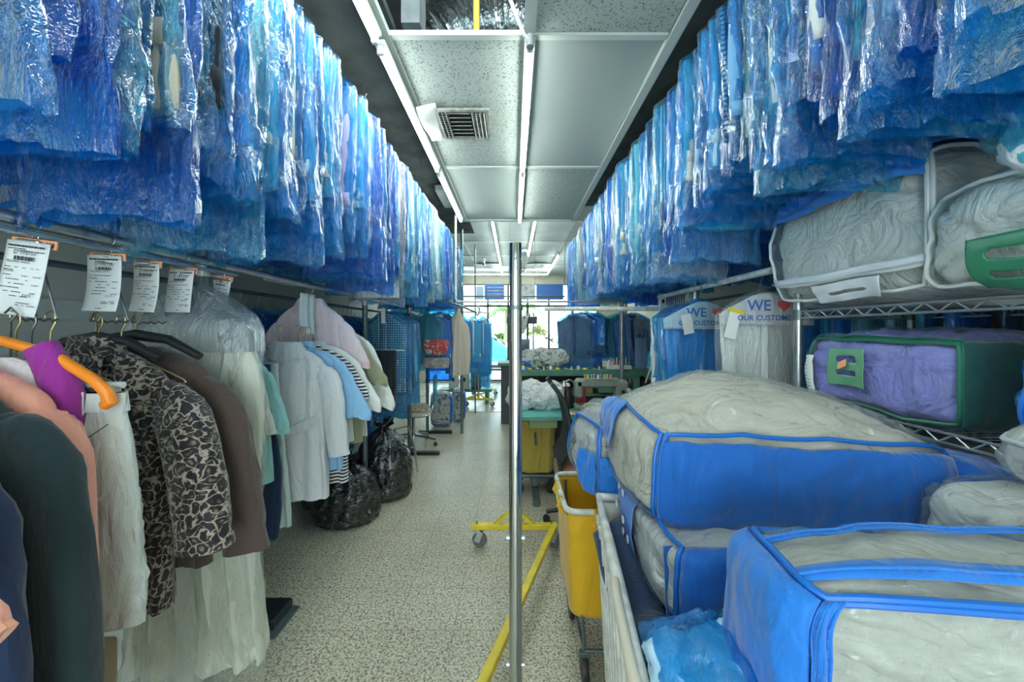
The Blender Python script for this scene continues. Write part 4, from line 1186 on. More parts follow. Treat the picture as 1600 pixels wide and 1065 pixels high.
top_garment('polo_shirt', 'pale pink polo shirt with ribbed sleeves hanging high on the rail', 'shirt', (XR - .06, 2.27, 1.672), pinkp, .215, .72, .235, .035, SHORT(.215, .39, .10, .072), 'shirt', 47, 0, cuff_mat=C('pink_rib', (.85, .52, .55)), slope=.10, neck=.085)
hanger((XR - .06, 2.27, ZL - .004), 'wire hanger of the pale pink polo', M['gold_wire'], .19)
low('white blouse hanging far down behind the pink polo', 2.42, offw, .72, 'wire hanger of the far white blouse', z=1.52, seed=48, sl=.52, hw=.23, out=.13)
for k, (dx, dy, L) in enumerate(((-.06, 2.10, .20), (.06, 2.16, .24))):
    t = thing('order_receipt', ['narrow white receipt edge-on by the pink polo, left', 'narrow white receipt edge-on by the pink polo, right'][k], 'receipt', (XR, dy, ZL), 1.2, 'edge-on receipts by the pink polo')
    solid(MB().grid(lambda u, v: (-.03 + .06 * u, .01 * sin(v * 3), -.05 - L * v), 4, 10).build('paper', M['paper'], t), .0006)
    MB().tube([(.022 * sin(a), 0, .022 * cos(a)) for a in [(-.75 + 1.5 * i / 10) * pi for i in range(11)]] + [(0, 0, -.05)], .0022, 6).build('hook', M['wire'], t)
# charcoal trousers folded over a hanger at the rail's end
t = thing('folded_trousers', 'charcoal trousers folded over a hanger bar at the rail end', 'trousers', (XR - .02, 3.35, 1.32), 0)
body_mb([(.0, 0, 0, .145, .02), (-.02, 0, 0, .145, .03), (-.30, 0, 0, .145, .028), (-.335, -.01, 0, .15, .03)], 5, .003, m=14).build('folded_top', charc, t)
body_mb([(-.20, .04, .02, .10, .018), (-.40, .05, .02, .085, .02), (-.55, .06, .02, .075, .02)], 6, .003, m=14).build('trouser_leg', charc, t)
MB().box((.02, -.034, -.325), (.05, .004, .02)).build('yellow_tab', M['yellow'], t, False)
MB().tube([(-.17, 0, .005), (.22, 0, .005)], .007, 8).build('hanger_bar', M['white'], t)
MB().tube([(-.02, 0, .005), (-.02, 0, .43), (.0, 0, .46), (-.03, 0, .475), (-.045, 0, .45)], .003, 8).build('hanger_hook', M['wire'], t)
t = thing('order_receipt', 'small white receipt over the bagged suits at the far rail end', 'receipt', (XR + .03, 3.28, ZL), 0)
MB().box((0, 0, -.13), (.038, .002, .14)).build('paper', M['paper'], t, False)
MB().tube([(0, 0, .02), (0, 0, -.06)], .002, 6).build('hook', M['wire'], t)
MB().tube([(0, 0, -.20), (-.03, 0, -.28), (.03, 0, -.28)], .002, 6, closed=True).build('wire_triangle', M['wire'], t)

# bagged rows below on the left
L_lo = row(-1.79, ZL - .01, 1.98, 5.4, .085, .13, 'the lower left wall rail', 'bagged shirts on the lower left wall rail', 12, [F_BLUE, F_CYAN, F_BLUE2], lens=lambda y: 1.36)
L_fr = row(XR, ZL, 3.42, 3.95, .07, .08, 'the left garment rail end', 'bagged clothes at the end of the left garment rail', 14, [F_BLUE, F_BLUE, F_CYAN], ['navy', 'blue striped', 'blue checked', 'dotted navy', 'light blue'], lens=lambda y: 1.0)
# thick bundles under the upper left rows
t = thing('bagged_bedding', 'bagged white blanket bundle bulging below the upper left row', 'bagged clothes', (-1.02, 1.62, 2.86), 0)
body_mb([(-.70, 0, 0, .16, .03), (-.80, 0, 0, .19, .05), (-.92, 0, 0, .17, .05), (-.975, 0, 0, .09, .03)], 61, .01).build('blanket', C('quilt_white', (.70, .80, .80)), t)
body_mb([(-.05, 0, 0, .02, .02), (-.2, 0, 0, .19, .04), (-.8, 0, 0, .215, .065), (-.95, 0, 0, .20, .065), (-1.0, 0, 0, .11, .04)], 62, .02, wr=.02).build('plastic_bag', F_CYAN, t)
link('hanger_hook', HOOK, t)
t = thing('bagged_dress', 'white pleated dress in clear plastic hanging below the upper left row', 'bagged clothes', (-1.05, 2.75, 2.86), 0)
body_mb([(-.15, 0, 0, .08, .03), (-.3, 0, 0, .16, .03), (-.9, 0, 0, .17, .03), (-1.10, 0, 0, .17, .04)], 63, .012, 14).build('dress_body', FAB['white'], t)
bag_mesh(7.7, 1.14, .20, .045, 44, 40).build('plastic_bag', F_CLEAR, t)
link('hanger_hook', HOOK, t)

# black bin bags
BIN = bpy.data.materials.new('black_bin_liner'); BIN.use_nodes = True
n = BIN.node_tree.nodes; l = BIN.node_tree.links; pb = n['Principled BSDF']
sp(pb, 'Base Color', (.010, .012, .013, 1)); sp(pb, 'Roughness', .10); sp(pb, 'Coat Weight', .6); sp(pb, 'Specular IOR Level', .8)
tc = n.new('ShaderNodeTexCoord'); mp = n.new('ShaderNodeMapping'); mp.inputs['Scale'].default_value = (1, 1, 1.9); l.new(tc.outputs['Object'], mp.inputs[0])
a = n.new('ShaderNodeTexNoise'); a.inputs['Scale'].default_value = 11; a.inputs['Detail'].default_value = 4; a.inputs['Distortion'].default_value = 1.5; l.new(mp.outputs[0], a.inputs['Vector'])
u = n.new('ShaderNodeBump'); u.inputs['Strength'].default_value = .9; u.inputs['Distance'].default_value = .03; l.new(a.outputs['Fac'], u.inputs['Height']); l.new(u.outputs[0], pb.inputs['Normal'])
def bin_bag(x, y, w, h, label, seed, tall=1.0, dep=.85):
    t = thing('bin_bag', label, 'bin bag', (x, y, 0), 0, 'black bin bags on the floor')
    prof = [(.02, 0), (.80, .0), (.97, .05), (1.0, .18), (.99, .35), (.93, .52), (.80, .68), (.58, .80), (.30, .88), (.12, .93), (.10, .95)]
    b = MB(); rings = []
    for j in range(65):
        q = crom([(p[0], p[1]) for p in prof], j / 64); rr, zz = max(.01, q[0]), max(0, q[1])
        rg = []
        for k in range(96):
            an = 2 * pi * k / 96
            sq = (abs(cos(an)) ** 3 + abs(sin(an)) ** 3) ** (-1 / 3)
            g = .07 * nz(cos(an) * 3, sin(an) * 3, zz * 5, seed) + .055 * (.6 - 1.6 * exp(-abs(nz(cos(an) * 4, sin(an) * 4, zz * 7, seed)) * 8)) + (.05 * sin(an * 11 + seed) * max(0, zz - .55) * 2)
            r_ = rr * (1 + g * (rr > .15)) * (.75 + .25 * sq)
            rg.append(Vector((cos(an) * r_ * w / 2, sin(an) * r_ * w / 2 * dep, max(0, zz * h + .02 * nz(cos(an) * 4, sin(an) * 4, 1, seed) * min(1, zz * 8)))))
        rings.append(rg)
    b.loft(rings); b.build('liner', BIN, t)
    b = MB(); 
    for k in range(9):
        an = 2 * pi * k / 9 + seed
        p0 = Vector((0, 0, h * .92)); e = Vector((cos(an), sin(an), .75 + .3 * sin(k * 3))) * .085
        s_ = Vector((-sin(an), cos(an), .2)) * .05
        b.grid(lambda u, v: p0 + e * v + s_ * (u - .5) * (.5 + v) + Vector((0, 0, .02 * sin(u * 6 + k) * v)), 4, 4)
    b.build('gathered_neck', BIN, t)
    MB().tube([(.035 * cos(q * .7), .035 * sin(q * .7), h * .925 + .004 * q) for q in range(10)], .012, 8).build('knot', BIN, t)
bin_bag(-1.34, 2.90, .50, .47, 'nearest black bin bag on the floor with a knotted top', 1.3)
bin_bag(-1.20, 3.32, .50, .66, 'taller black bin bag behind the knotted one', 2.9)
bin_bag(-1.62, 3.15, .42, .52, 'black bin bag squeezed against the blue bagged clothes', 4.6)
b = MB().box((-1.78, 1.80, .14), (.30, .60, .28), .1, .01)
tag(b.build('storage_box', plain('white_box_board', (.66, .72, .70), .5), None, False), 'white lidded box on the floor under the cream dress', 'box')
tag(MB().box((-1.86, 1.35, .11), (.40, .34, .22), .05, .01).build('cardboard_box', plain('cardboard', (.45, .34, .20), .8), None, False), 'brown cardboard box on the floor under the jeans', 'box')
# ---------------------------------------------------------------- zipped bedding bags
def cmap(p, dims, k=6, dome=0.0, seed=0, amp=.012, fr=3.0, scale=1.0):
    n = (abs(p[0]) ** k + abs(p[1]) ** k + abs(p[2]) ** k) ** (1 / k)
    q = Vector(p) / max(n, 1e-6)
    v = Vector((q.x * dims[0], q.y * dims[1], q.z * dims[2])) * 1.0
    if q.z > 0: v.z += dome * (1 - q.x * q.x) * (1 - q.y * q.y) * q.z
    nn = Vector((q.x / dims[0], q.y / dims[1], q.z / dims[2])).normalized()
    e = amp * (nz(v.x * fr * 2, v.y * fr * 2, v.z * fr * 2, seed) * 1.6 + .5 * nz(v.x * fr * 6, v.y * fr * 6, v.z * fr * 9, seed + 2))
    return v + nn * (e + (scale - 1) * min(dims))

def fp(face, u, v):
    return {'L': (-1, u, v), 'R': (1, u, v), 'F': (u, -1, v), 'B': (u, 1, v), 'T': (u, v, 1), 'D': (u, v, -1)}[face]

def blob_mb(fn, N=26):
    mb = MB(); idx = {}; vs = []; fs = []
    def vid(p):
        key = (round(p[0], 5), round(p[1], 5), round(p[2], 5))
        if key not in idx: idx[key] = len(vs); vs.append(fn(p))
        return idx[key]
    for face, flip in (('L', 1), ('R', 0), ('F', 0), ('B', 1), ('T', 0), ('D', 1)):
        for i in range(N):
            for j in range(N):
                c = [(-1 + 2 * (i + a) / N, -1 + 2 * (j + b_) / N) for a, b_ in ((0, 0), (1, 0), (1, 1), (0, 1))]
                f = [vid(fp(face, *q)) for q in c]
                fs.append(tuple(reversed(f)) if flip else tuple(f))
    return mb.add(vs, fs)

def quilt_fn(dims, k, dome, seed, fold, dirn):
    def fn(p):
        v = cmap(p, dims, k, dome, seed, .012, 3, .90)
        a = v.x * dirn[0] + v.y * dirn[1] + v.z * dirn[2]
        w = nz(v.x * 3, v.y * 3, v.z * 3, seed + 4)
        vx, vy, vz = v.x * (.6 if dirn[0] < .5 else 1.4), v.y * 1.2, v.z * 1.2
        n1 = nz(vx * 4.2 + w, vy * 4.2 + w * .7, vz * 4.2, seed + 3); n2 = nz(vx * 8 + w, vy * 8, vz * 8, seed + 6)
        h = fold * (.5 - 1.3 * exp(-abs(n1) * 9) - .4 * exp(-abs(n2) * 8))
        n = Vector((v.x / dims[0] ** 2, v.y / dims[1] ** 2, v.z / dims[2] ** 2)).normalized()
        return v + n * h * .8
    return fn

def crumple(S_, p, dims, seed):
    x, y, z = p[0] * dims[0], p[1] * dims[1], p[2] * dims[2]
    w = nz(x * 6, y * 6, z * 6, seed + 1)
    a = abs(nz(x * 13 + w * 2.5, y * 13 + w, z * 13 - w, seed + 11)); b_ = abs(nz(x * 30 + w * 3, y * 30, z * 30 + w * 2, seed + 12))
    return S_(p, 1.0 + (.010 * (.5 - 2 * exp(-a * 8) * .8) + .005 * (.5 - exp(-b_ * 7))) / min(dims))
def bedding(label, loc, dims, quilt, trim, rz=0, dome=.03, k=6, seed=1, amp=.012, panels=(), loops=('L', 'F'), cards=(), fold=.010, dirn=(1, .3, .4), shell=None, strips=(), tilt=None, nm='bedding_bag', group=None, trimr=.006, N=40, SN=64):
    t = thing(nm, label, 'bedding bag', loc, rz, group)
    if tilt: t.rotation_euler = (tilt[0], tilt[1], rz)
    blob_mb(quilt_fn(dims, k, dome, seed, fold, dirn), N).build('quilt', quilt, t)
    S_ = lambda p, sc=1.0: cmap(p, dims, k, dome, seed, amp, 3, sc)
    if shell is not False:
        blob_mb(lambda p: crumple(S_, p, dims, seed), SN).build('clear_cover', shell or F_CLEARB, t, sharp=False)
    for f in loops:
        pts = []
        for a, b_, c, d in ((-1, -1, 1, -1), (1, -1, 1, 1), (1, 1, -1, 1), (-1, 1, -1, -1)):
            for i in range(14):
                s = i / 14; pts.append(S_(fp(f, (a + (c - a) * s) * .97, (b_ + (d - b_) * s) * .97), 1.03))
        MB().tube(pts, trimr, 8, closed=True).build('piping', trim, t)
    for f, u0, u1, v0, v1, mt in panels:
        o = MB().grid(lambda u, v: S_(fp(f, u0 + (u1 - u0) * u, v0 + (v1 - v0) * v), 1.09 + min(1, 12 * u * (1 - u)) * min(1, 8 * v * (1 - v)) * (.03 + .05 * sin(u * 9 + v * 5 + seed) * v + .05 * nz(u * 4 + v * 2, v * 3, 0, seed) + .045 * max(-.3, nz(u * 12 - v * 7, v * 4, 1, seed)))), 44, 22).build('side_panel', mt, t)
        solid(o, .002, 0)
    for f, u0, u1, v0, v1, mt in strips:
        o = MB().grid(lambda u, v: S_(fp(f, u0 + (u1 - u0) * u, v0 + (v1 - v0) * v), 1.06), 24, 3).build('zip_band', mt, t)
        solid(o, .003, 0)
        if abs(u1 - u0) > abs(v1 - v0):
            vm = (v0 + v1) / 2
            MB().tube([S_(fp(f, u0 + (u1 - u0) * i / 30, vm), 1.10) for i in range(31)], .0022, 6).build('zip_teeth', mt, t)
        else:
            um = (u0 + u1) / 2
            MB().tube([S_(fp(f, um, v0 + (v1 - v0) * i / 30), 1.10) for i in range(31)], .0022, 6).build('zip_teeth', mt, t)
    for f, u0, u1, v0, v1, mt, nsl in cards:
        NU, NVv = 40, 24; vs = []; fs = []
        def inside(a, b_):
            for q in range(nsl):
                vc = .5 if nsl == 1 else (.36 + .34 * q)
                du = max(0, abs(a - .48) - .24) / .035 / 1.2; dv = abs(b_ - vc) / .075
                if du * du * .8 + dv * dv < 1: return True
            return False
        for j in range(NVv + 1):
            for i in range(NU + 1):
                vs.append(S_(fp(f, u0 + (u1 - u0) * i / NU, v0 + (v1 - v0) * j / NVv), 1.12))
        for j in range(NVv):
            for i in range(NU):
                if not inside((i + .5) / NU, (j + .5) / NVv):
                    a = j * (NU + 1) + i; fs.append((a, a + 1, a + NU + 2, a + NU + 1))
        o = MB().add(vs, fs).build('handle_card', mt, t); solid(o, .0025, 0)
    return t, S_

Q_WHITE = quilt_mat('quilt_cotton_white', (.80, .84, .81), 5)
Q_GREY = quilt_mat('quilt_warm_grey', (.76, .74, .64), 4)
Q_PURP = quilt_mat('quilt_violet', (.34, .36, .92), 5)
Q_STRI = quilt_mat('quilt_grey_lines', (.74, .78, .80), 6, 1, 'x', (.50, .55, .60), 9, .36)
NW_BLUE = cloth('blue_nonwoven', (.006, .13, .52), wr=1.0, wscale=5, weave=260, rough=.6, sheen=.4)
NW_BLUE2 = cloth('royal_blue_nonwoven', (.010, .19, .66), wr=1.0, wscale=5, weave=260, rough=.55, sheen=.4)
TR_BLUE = plain('blue_piping', (.012, .16, .60), .35); TR_GREEN = plain('dark_green_piping', (.02, .16, .10), .4)
TR_CLEAR = plain('milky_piping', (.66, .72, .70), .3); C_GREEN = plain('green_card', (.035, .22, .12), .35); C_LGREEN = plain('pale_green_card', (.14, .36, .22), .4)
C_GREY = plain('pale_grey_card', (.62, .68, .72), .35); C_BLUE = plain('blue_card', (.16, .32, .78), .4)
NW_GREEN = cloth('dark_green_nonwoven', (.012, .07, .07), wr=.5, wscale=4, weave=260)

# wire shelving unit on the right
SX0, SX1, SY0, SY1 = 1.215, 1.70, .30, 1.53
t = thing('wire_shelving', 'chrome wire shelving unit on the right, holding the zipped bedding bags', 'shelving unit', ((SX0 + SX1) / 2, (SY0 + SY1) / 2, 0))
ox, oy = (SX0 + SX1) / 2, (SY0 + SY1) / 2
for x in (SX0, SX1):
    for y in (SY0, SY1):
        pb = MB().tube([(x - ox, y - oy, 0), (x - ox, y - oy, 1.66)], .0155, 14)
        for i in range(64): pb.tube([(x - ox, y - oy, .03 + i * .0254), (x - ox, y - oy, .034 + i * .0254)], .0162, 10)
        pb.build('shelf_post', M['steel'], t)
for zs in (.55, .90, 1.215, 1.585):
    b = MB()
    for y in (SY0, SY1):
        for dz in (0, -.028): b.tube([(SX0 - ox, y - oy, zs + dz), (SX1 - ox, y - oy, zs + dz)], .0042, 7)
        n_ = 14
        b.tube([(SX0 - ox + (SX1 - SX0) * i / n_, y - oy, zs - (0 if i % 2 else .028)) for i in range(n_ + 1)], .0030, 6)
    for x in (SX0, SX1):
        for dz in (0, -.028): b.tube([(x - ox, SY0 - oy, zs + dz), (x - ox, SY1 - oy, zs + dz)], .0042, 7)
        n_ = 34
        b.tube([(x - ox, SY0 - oy + (SY1 - SY0) * i / n_, zs - (0 if i % 2 else .028)) for i in range(n_ + 1)], .0030, 6)
    for i in range(1, 48): b.tube([(SX0 - ox, SY0 - oy + (SY1 - SY0) * i / 48, zs), (SX1 - ox, SY0 - oy + (SY1 - SY0) * i / 48, zs)], .0020, 5)
    b.build('wire_shelf', M['steel'], t)
    for x in (SX0, SX1):
        for y in (SY0, SY1): MB().tube([(x - ox, y - oy, zs - .036), (x - ox, y - oy, zs + .008)], .021, 12).build('shelf_collar', M['steel_dark'], t)

def cardprint(t, S_, f, u, v, txt, sz, sc=1.15):
    pass

# upper shelf
bedding('clear zipped bag of white bedding with a blue top, on the upper wire shelf', (1.42, 1.34, 1.83), (.255, .33, .235), Q_WHITE, TR_CLEAR, .05, .05, 5, 3, .016,
        panels=(('T', -.95, .95, -.95, .95, cloth('blue_sheet', (.03, .20, .60), wr=.9, wscale=7)), ('L', -.95, .95, .55, 1.0, MATS['blue_sheet'])), loops=('L', 'F'),
        strips=(('L', -.98, .98, -.62, -.46, C_GREY),), cards=(('L', -.55, .15, -1.0, -.62, C_GREY, 1),), fold=.014, dirn=(.2, 1, .8), shell=F_CLEARB)
bedding('clear bag of white bedding with a green two-slot handle card, on the upper wire shelf', (1.405, .80, 1.745), (.26, .27, .145), Q_WHITE, TR_CLEAR, -.03, .06, 4, 5, .014,
        loops=('L',), cards=(('L', -.30, .34, -.98, -.10, C_GREEN, 2),), fold=.020, dirn=(.6, 1, .9))
t = thing('bedding_bag', 'cyan plastic bag at the right edge above the white bedding', 'bedding bag', (1.28, .76, 1.985), .3)
blob_mb(lambda p: cmap(p, (.13, .13, .13), 3, 0, 8, .03, 4)).build('quilt', FAB['white'], t)
blob_mb(lambda p: cmap(p, (.145, .145, .145), 3, 0, 9, .04, 5)).build('plastic_cover', F_CYAN, t)
# second shelf
tt, S_ = bedding('violet quilt in a green-edged clear bag on the second wire shelf', (1.42, 1.225, 1.352), (.205, .265, .125), Q_PURP, TR_GREEN, 0, .03, 8, 6, .009,
        panels=(('F', -.98, .98, -.98, .98, NW_GREEN),), loops=('L', 'F'), cards=(('L', .02, .52, -.35, .62, C_LGREEN, 2),), fold=.016, dirn=(.3, 1, .3),
        strips=(('T', -.98, -.86, -.98, .98, TR_GREEN),))
b = MB().grid(lambda u, v: S_(fp('L', .94 - .22 * u, .35 - 1.15 * v), 1.14), 6, 8)
rc = solid(b.build('receipt', M['paper'], tt), .0008, 0)
b = MB()
r = random.Random(4)
for i in range(12):
    p0 = S_(fp('L', .90, .25 - .085 * i), 1.17); p1 = S_(fp('L', .90 - .14 * r.uniform(.4, 1), .25 - .085 * i), 1.17); b.tube([p0, p1], .0010, 4)
b.build('printed_line', M['ink'], rc); b = MB().grid(lambda u, v: S_(fp('L', .95 - .24 * u, -.78 - .10 * v), 1.16), 6, 2)
solid(b.build('number_strip', M['orange_clip'], tt), .001, 0)
MB().grid(lambda u, v: S_(fp('L', .34 - .13 * u, .22 - .16 * v + .1 * u), 1.2), 3, 3).build('orange_tag', M['orange_clip'], tt)
bedding('turquoise plastic-wrapped bedding on the second wire shelf at the right edge', (1.37, .72, 1.37), (.17, .16, .12), cloth('quilt_sky', (.05, .35, .70)), TR_BLUE, .2, .03, 4, 11, .02, loops=('L',), shell=F_BLUE, fold=.01)
bedding('clear pointed bag of white bedding leaning off the second wire shelf', (1.15, .70, 1.245), (.11, .13, .055), Q_WHITE, TR_CLEAR, -.5, .02, 3, 12, .015, loops=('T',), fold=.012, tilt=(0, -.35))
bedding('grey quilt in a clear bag on the third wire shelf', (1.44, 1.16, 1.02), (.22, .34, .10), Q_GREY, TR_CLEAR, 0, .02, 5, 13, .010, fold=.010)
bedding('dark blue bedding bag on the third wire shelf, nearer the camera', (1.40, .62, 1.02), (.18, .18, .11), Q_GREY, TR_BLUE, 0, .02, 5, 14, .010, panels=(('L', -.95, .95, -.95, .95, NW_BLUE), ('F', -.95, .95, -.95, .95, NW_BLUE), ('T', -.95, .95, -.95, .95, NW_BLUE)), fold=.010)

# laundry cart: tapered white plastic tub with a pipe rim
CA = Vector((.31, 1.30, 0)); CB = Vector((.165, .22, 0))
u_ = (CB - CA).normalized(); w_ = Vector((-u_.y, u_.x, 0)) * 1.0
if w_.x < 0: w_ = -w_
CW = .74; CH = .90; CL = (CB - CA).length
t = thing('laundry_cart', 'long white ribbed laundry cart heaped with bedding bags', 'laundry cart', ((CA + CB) / 2 + w_ * CW / 2))
O = Vector(t.location)
def cartpt(a, b_, z, inset=0.0):      # a along length 0..1 (far to near), b across 0..1
    base = CA + u_ * (inset + a * (CL - 2 * inset)) + w_ * (inset + b_ * (CW - 2 * inset))
    return Vector((base.x, base.y, z)) - O
def wall(a0, b0, a1, b1, nm):
    mb = MB()
    def fn(u, v):
        a = a0 + (a1 - a0) * u; b_ = b0 + (b1 - b0) * u
        z = .20 + (CH - .20) * v
        i = .035 * (1 - v)
        p = cartpt(a, b_, z, i)
        return p
    mb.grid(fn, 24, 6)
    o = solid(mb.build(nm, M['white_worn'], t), .006, 0)
wall(0, 0, 1, 0, 'side_panel'); wall(1, 0, 1, 1, 'end_panel'); wall(1, 1, 0, 1, 'side_panel'); wall(0, 1, 0, 0, 'end_panel')
b = MB()
for i in range(15):
    a = .03 + .94 * i / 14
    b.loft([[cartpt(a - .012, 0, z, .035 * (1 - (z - .2) / .7)) + w_ * 0, cartpt(a + .012, 0, z, .035 * (1 - (z - .2) / .7)), cartpt(a + .007, 0, z, .035 * (1 - (z - .2) / .7)) - w_ * .014, cartpt(a - .007, 0, z, .035 * (1 - (z - .2) / .7)) - w_ * .014] for z in (.22, .85)])
b.build('side_rib', M['white_worn'], t, False)
rim = [cartpt(a, b_, CH) for a, b_ in ((0, 0), (.25, 0), (.5, 0), (.75, 0), (1, 0), (1, .5), (1, 1), (.5, 1), (0, 1), (0, .5))]
MB().tube(rim, .016, 10, closed=True).build('rim', M['white_worn'], t)
b = MB().tube([cartpt(.42, -.012, CH + .012), cartpt(.47, -.02, CH + .022), cartpt(.64, -.02, CH + .022), cartpt(.69, -.012, CH + .012)], .011, 10); b.build('grip', plain('worn_cream_grip', (.66, .62, .50), .5), t)
MB().add([cartpt(0, 0, .2, .03), cartpt(1, 0, .2, .03), cartpt(1, 1, .2, .03), cartpt(0, 1, .2, .03)], [(0, 1, 2, 3)]).build('tub_floor', M['white_worn'], t)
for a in (.08, .92):
    for b_ in (.12, .88):
        c = cartpt(a, b_, .06)
        MB().lathe([(.001, -.016), (.055, -.016), (.06, 0), (.055, .016), (.001, .016)], c, 18, 'Y').build('caster', M['rubber'], t)
        MB().box(c + Vector((0, 0, .08)), (.05, .05, .12)).build('caster_fork', M['steel_dark'], t, False)

# heap in and on the cart
CZ = 1.17
tt, S_ = bedding('big grey quilt in a clear bag with royal blue front band, topping the cart', (.765, 1.215, 1.088), (.42, .32, .128), Q_GREY, TR_BLUE, -.05, .14, 6, 21, .012,
    panels=(('F', -.98, .985, -.98, .82, NW_BLUE), ('L', -.05, .80, .05, .985, NW_BLUE2)), loops=('F', 'L'), strips=(('F', -1.0, -.93, -.98, .98, NW_BLUE2),), fold=.016, dirn=(.8, .5, .2), N=56, SN=84, tilt=(0, .045))
tt, S_ = bedding('blue-edged clear bag with a small blue card, under the grey quilt bag', (.72, 1.06, .915), (.36, .30, .10), Q_STRI, TR_BLUE, -.08, .01, 6, 22, .012,
    panels=(('F', -.98, .98, -.98, .98, NW_BLUE),), loops=('L', 'F'), cards=(('L', -.1, .52, -.70, .80, C_BLUE, 0),), fold=.016, dirn=(.2, 1, .6))
b = MB(); r = random.Random(2)
for i in range(3):
    for j in range(3):
        if (i + j) % 3 != 2:
            c = S_(fp('L', .02 + .16 * i, -.35 + .4 * j), 1.24); MB().lathe([(.001, 0), (.012, 0), (.012, -.002), (.001, -.002)], c, 10, 'X').build('card_mark', M['paper'], tt)
bedding('royal blue end of a second quilt bag low in the cart, facing the camera', (.64, .74, .855), (.22, .10, .085), Q_WHITE, TR_BLUE, -.06, .02, 5, 24, .008,
    panels=(('F', -.98, .98, -.98, .98, NW_BLUE), ('T', -.98, .98, -.98, .98, NW_BLUE)), loops=('F',), fold=.008)
tt, S_ = bedding('nearest clear bag of grey bedding with royal blue end and zip bands, lower right', (.80, .525, .992), (.43, .096, .162), quilt_mat("quilt_pale_grey", (.62, .64, .58), 4), TR_BLUE, -.13, .03, 7, 25, .010,
    panels=(('L', -.98, .98, -.98, .98, NW_BLUE2), ('F', -1.0, -.90, -.98, .98, NW_BLUE2)), loops=('L', 'F', 'T'),
    strips=(('T', -.96, .98, -.72, -.44, NW_BLUE2), ('T', -.96, .98, .25, .40, NW_BLUE2)), fold=.012, dirn=(.7, .5, .5), N=56, SN=84)
bedding('rounded clear bag of pale bedding with blue trim at the cart far end', (.42, 1.52, 1.01), (.155, .20, .165), Q_STRI, TR_BLUE, .15, .03, 3.2, 27, .016,
    panels=(('L', -.9, -.3, -.9, .2, NW_BLUE2), ('F', -.9, .1, -.75, .15, NW_BLUE2)), loops=('F', 'L'), fold=.018, dirn=(.6, .4, 1), trimr=.007)
bedding('small clear bag of white bedding with a blue corner behind the nearest bag', (1.10, .775, 1.055), (.145, .085, .095), Q_WHITE, TR_CLEAR, .1, .02, 6, 28, .012, loops=('F',), strips=(('F', -.4, .98, -.8, -.62, TR_BLUE),), fold=.012)
bedding('dark blue bedding bag beside the right end of the blue front band', (1.185, .96, 1.03), (.10, .13, .11), Q_GREY, TR_BLUE, 0, .02, 6, 29, .008, panels=(('F', -.98, .98, -.98, .98, NW_BLUE), ('L', -.98, .98, -.98, .98, NW_BLUE), ('T', -.98, .98, -.98, .98, NW_BLUE)), fold=.006)
# folded flap under the front band
b = MB().grid(lambda u, v: (.36 + .30 * u, .862 - .02 * v + .012 * sin(u * 6), .985 - .02 * u - .16 * v * (1 - .45 * u)), 16, 10)
tag(solid(b.build('bag_flap', NW_BLUE, None), .003), 'loose royal blue fabric flap hanging under the left of the front band', 'fabric flap')
# navy cloth inside the cart rim
b = MB()
def navyfn(u, v):
    x = .27 + .34 * u; y = .70 + .52 * v
    return (x, y, .80 + .05 * sin(u * 3.0) + .03 * sin(v * 7 + u * 4) + .02 * nz(u * 5, v * 5, 0, 3) - .05 * (1 - v))
b.grid(navyfn, 30, 30)
tag(solid(b.build('navy_cloth', C('navy_sheet', (.03, .06, .13), wr=.7, wscale=5), None), .006), 'dark navy cloth crumpled inside the cart beside its rim', 'cloth')
t = thing('plastic_bundle', 'bright blue crumpled plastic bundle at the near end of the cart', 'plastic bundle', (.335, .61, .88), .2)
blob_mb(lambda p: cmap(p, (.105, .10, .10), 3, 0, 31, .035, 6), 30).build('crumpled_film', F_BLUE, t)
blob_mb(lambda p: cmap(p, (.09, .085, .085), 3, 0, 32, .035, 6), 20).build('inner_cloth', FAB['light blue'], t)
# things under the heap that carry it
bedding('white bedding bag buried in the bottom of the cart', (.64, .76, .50), (.30, .42, .28), Q_WHITE, TR_CLEAR, -.13, .02, 6, 34, .01, shell=False, loops=(), N=14)

# slogan bags on the right rail
rail('garment_rail', (1.20, 1.66, 1.785), (1.20, 2.95, 1.785), .0165, M['white_worn'], 'white painted garment rail above the slogan bags on the right', 'rail')
rail('clothes_rail', (1.31, 2.3, 2.03), (1.31, 3.9, 2.03), .016, M['steel'], 'grey cross rail high on the right posts below the upper bags', 'rail')
F_BAND = film('pale_blue_band', (.80, .90, .96), (.68, .90, .98), .85, .15, .25)
F_BANDW = film('white_band', (.90, .92, .92), (.92, .94, .94), .85, .15, .25)
txtblue = plain('slogan_blue', (.06, .16, .48), .5); heartred = plain('slogan_red', (.70, .12, .12), .5)
def heart(sz):
    pts = []
    for i in range(40):
        a = 2 * pi * i / 40
        pts.append((sz * 16 * sin(a) ** 3 / 17, -.0008, sz * (13 * cos(a) - 5 * cos(2 * a) - 2 * cos(3 * a) - cos(4 * a)) / 17))
    return MB().add(pts, [tuple(range(40))])
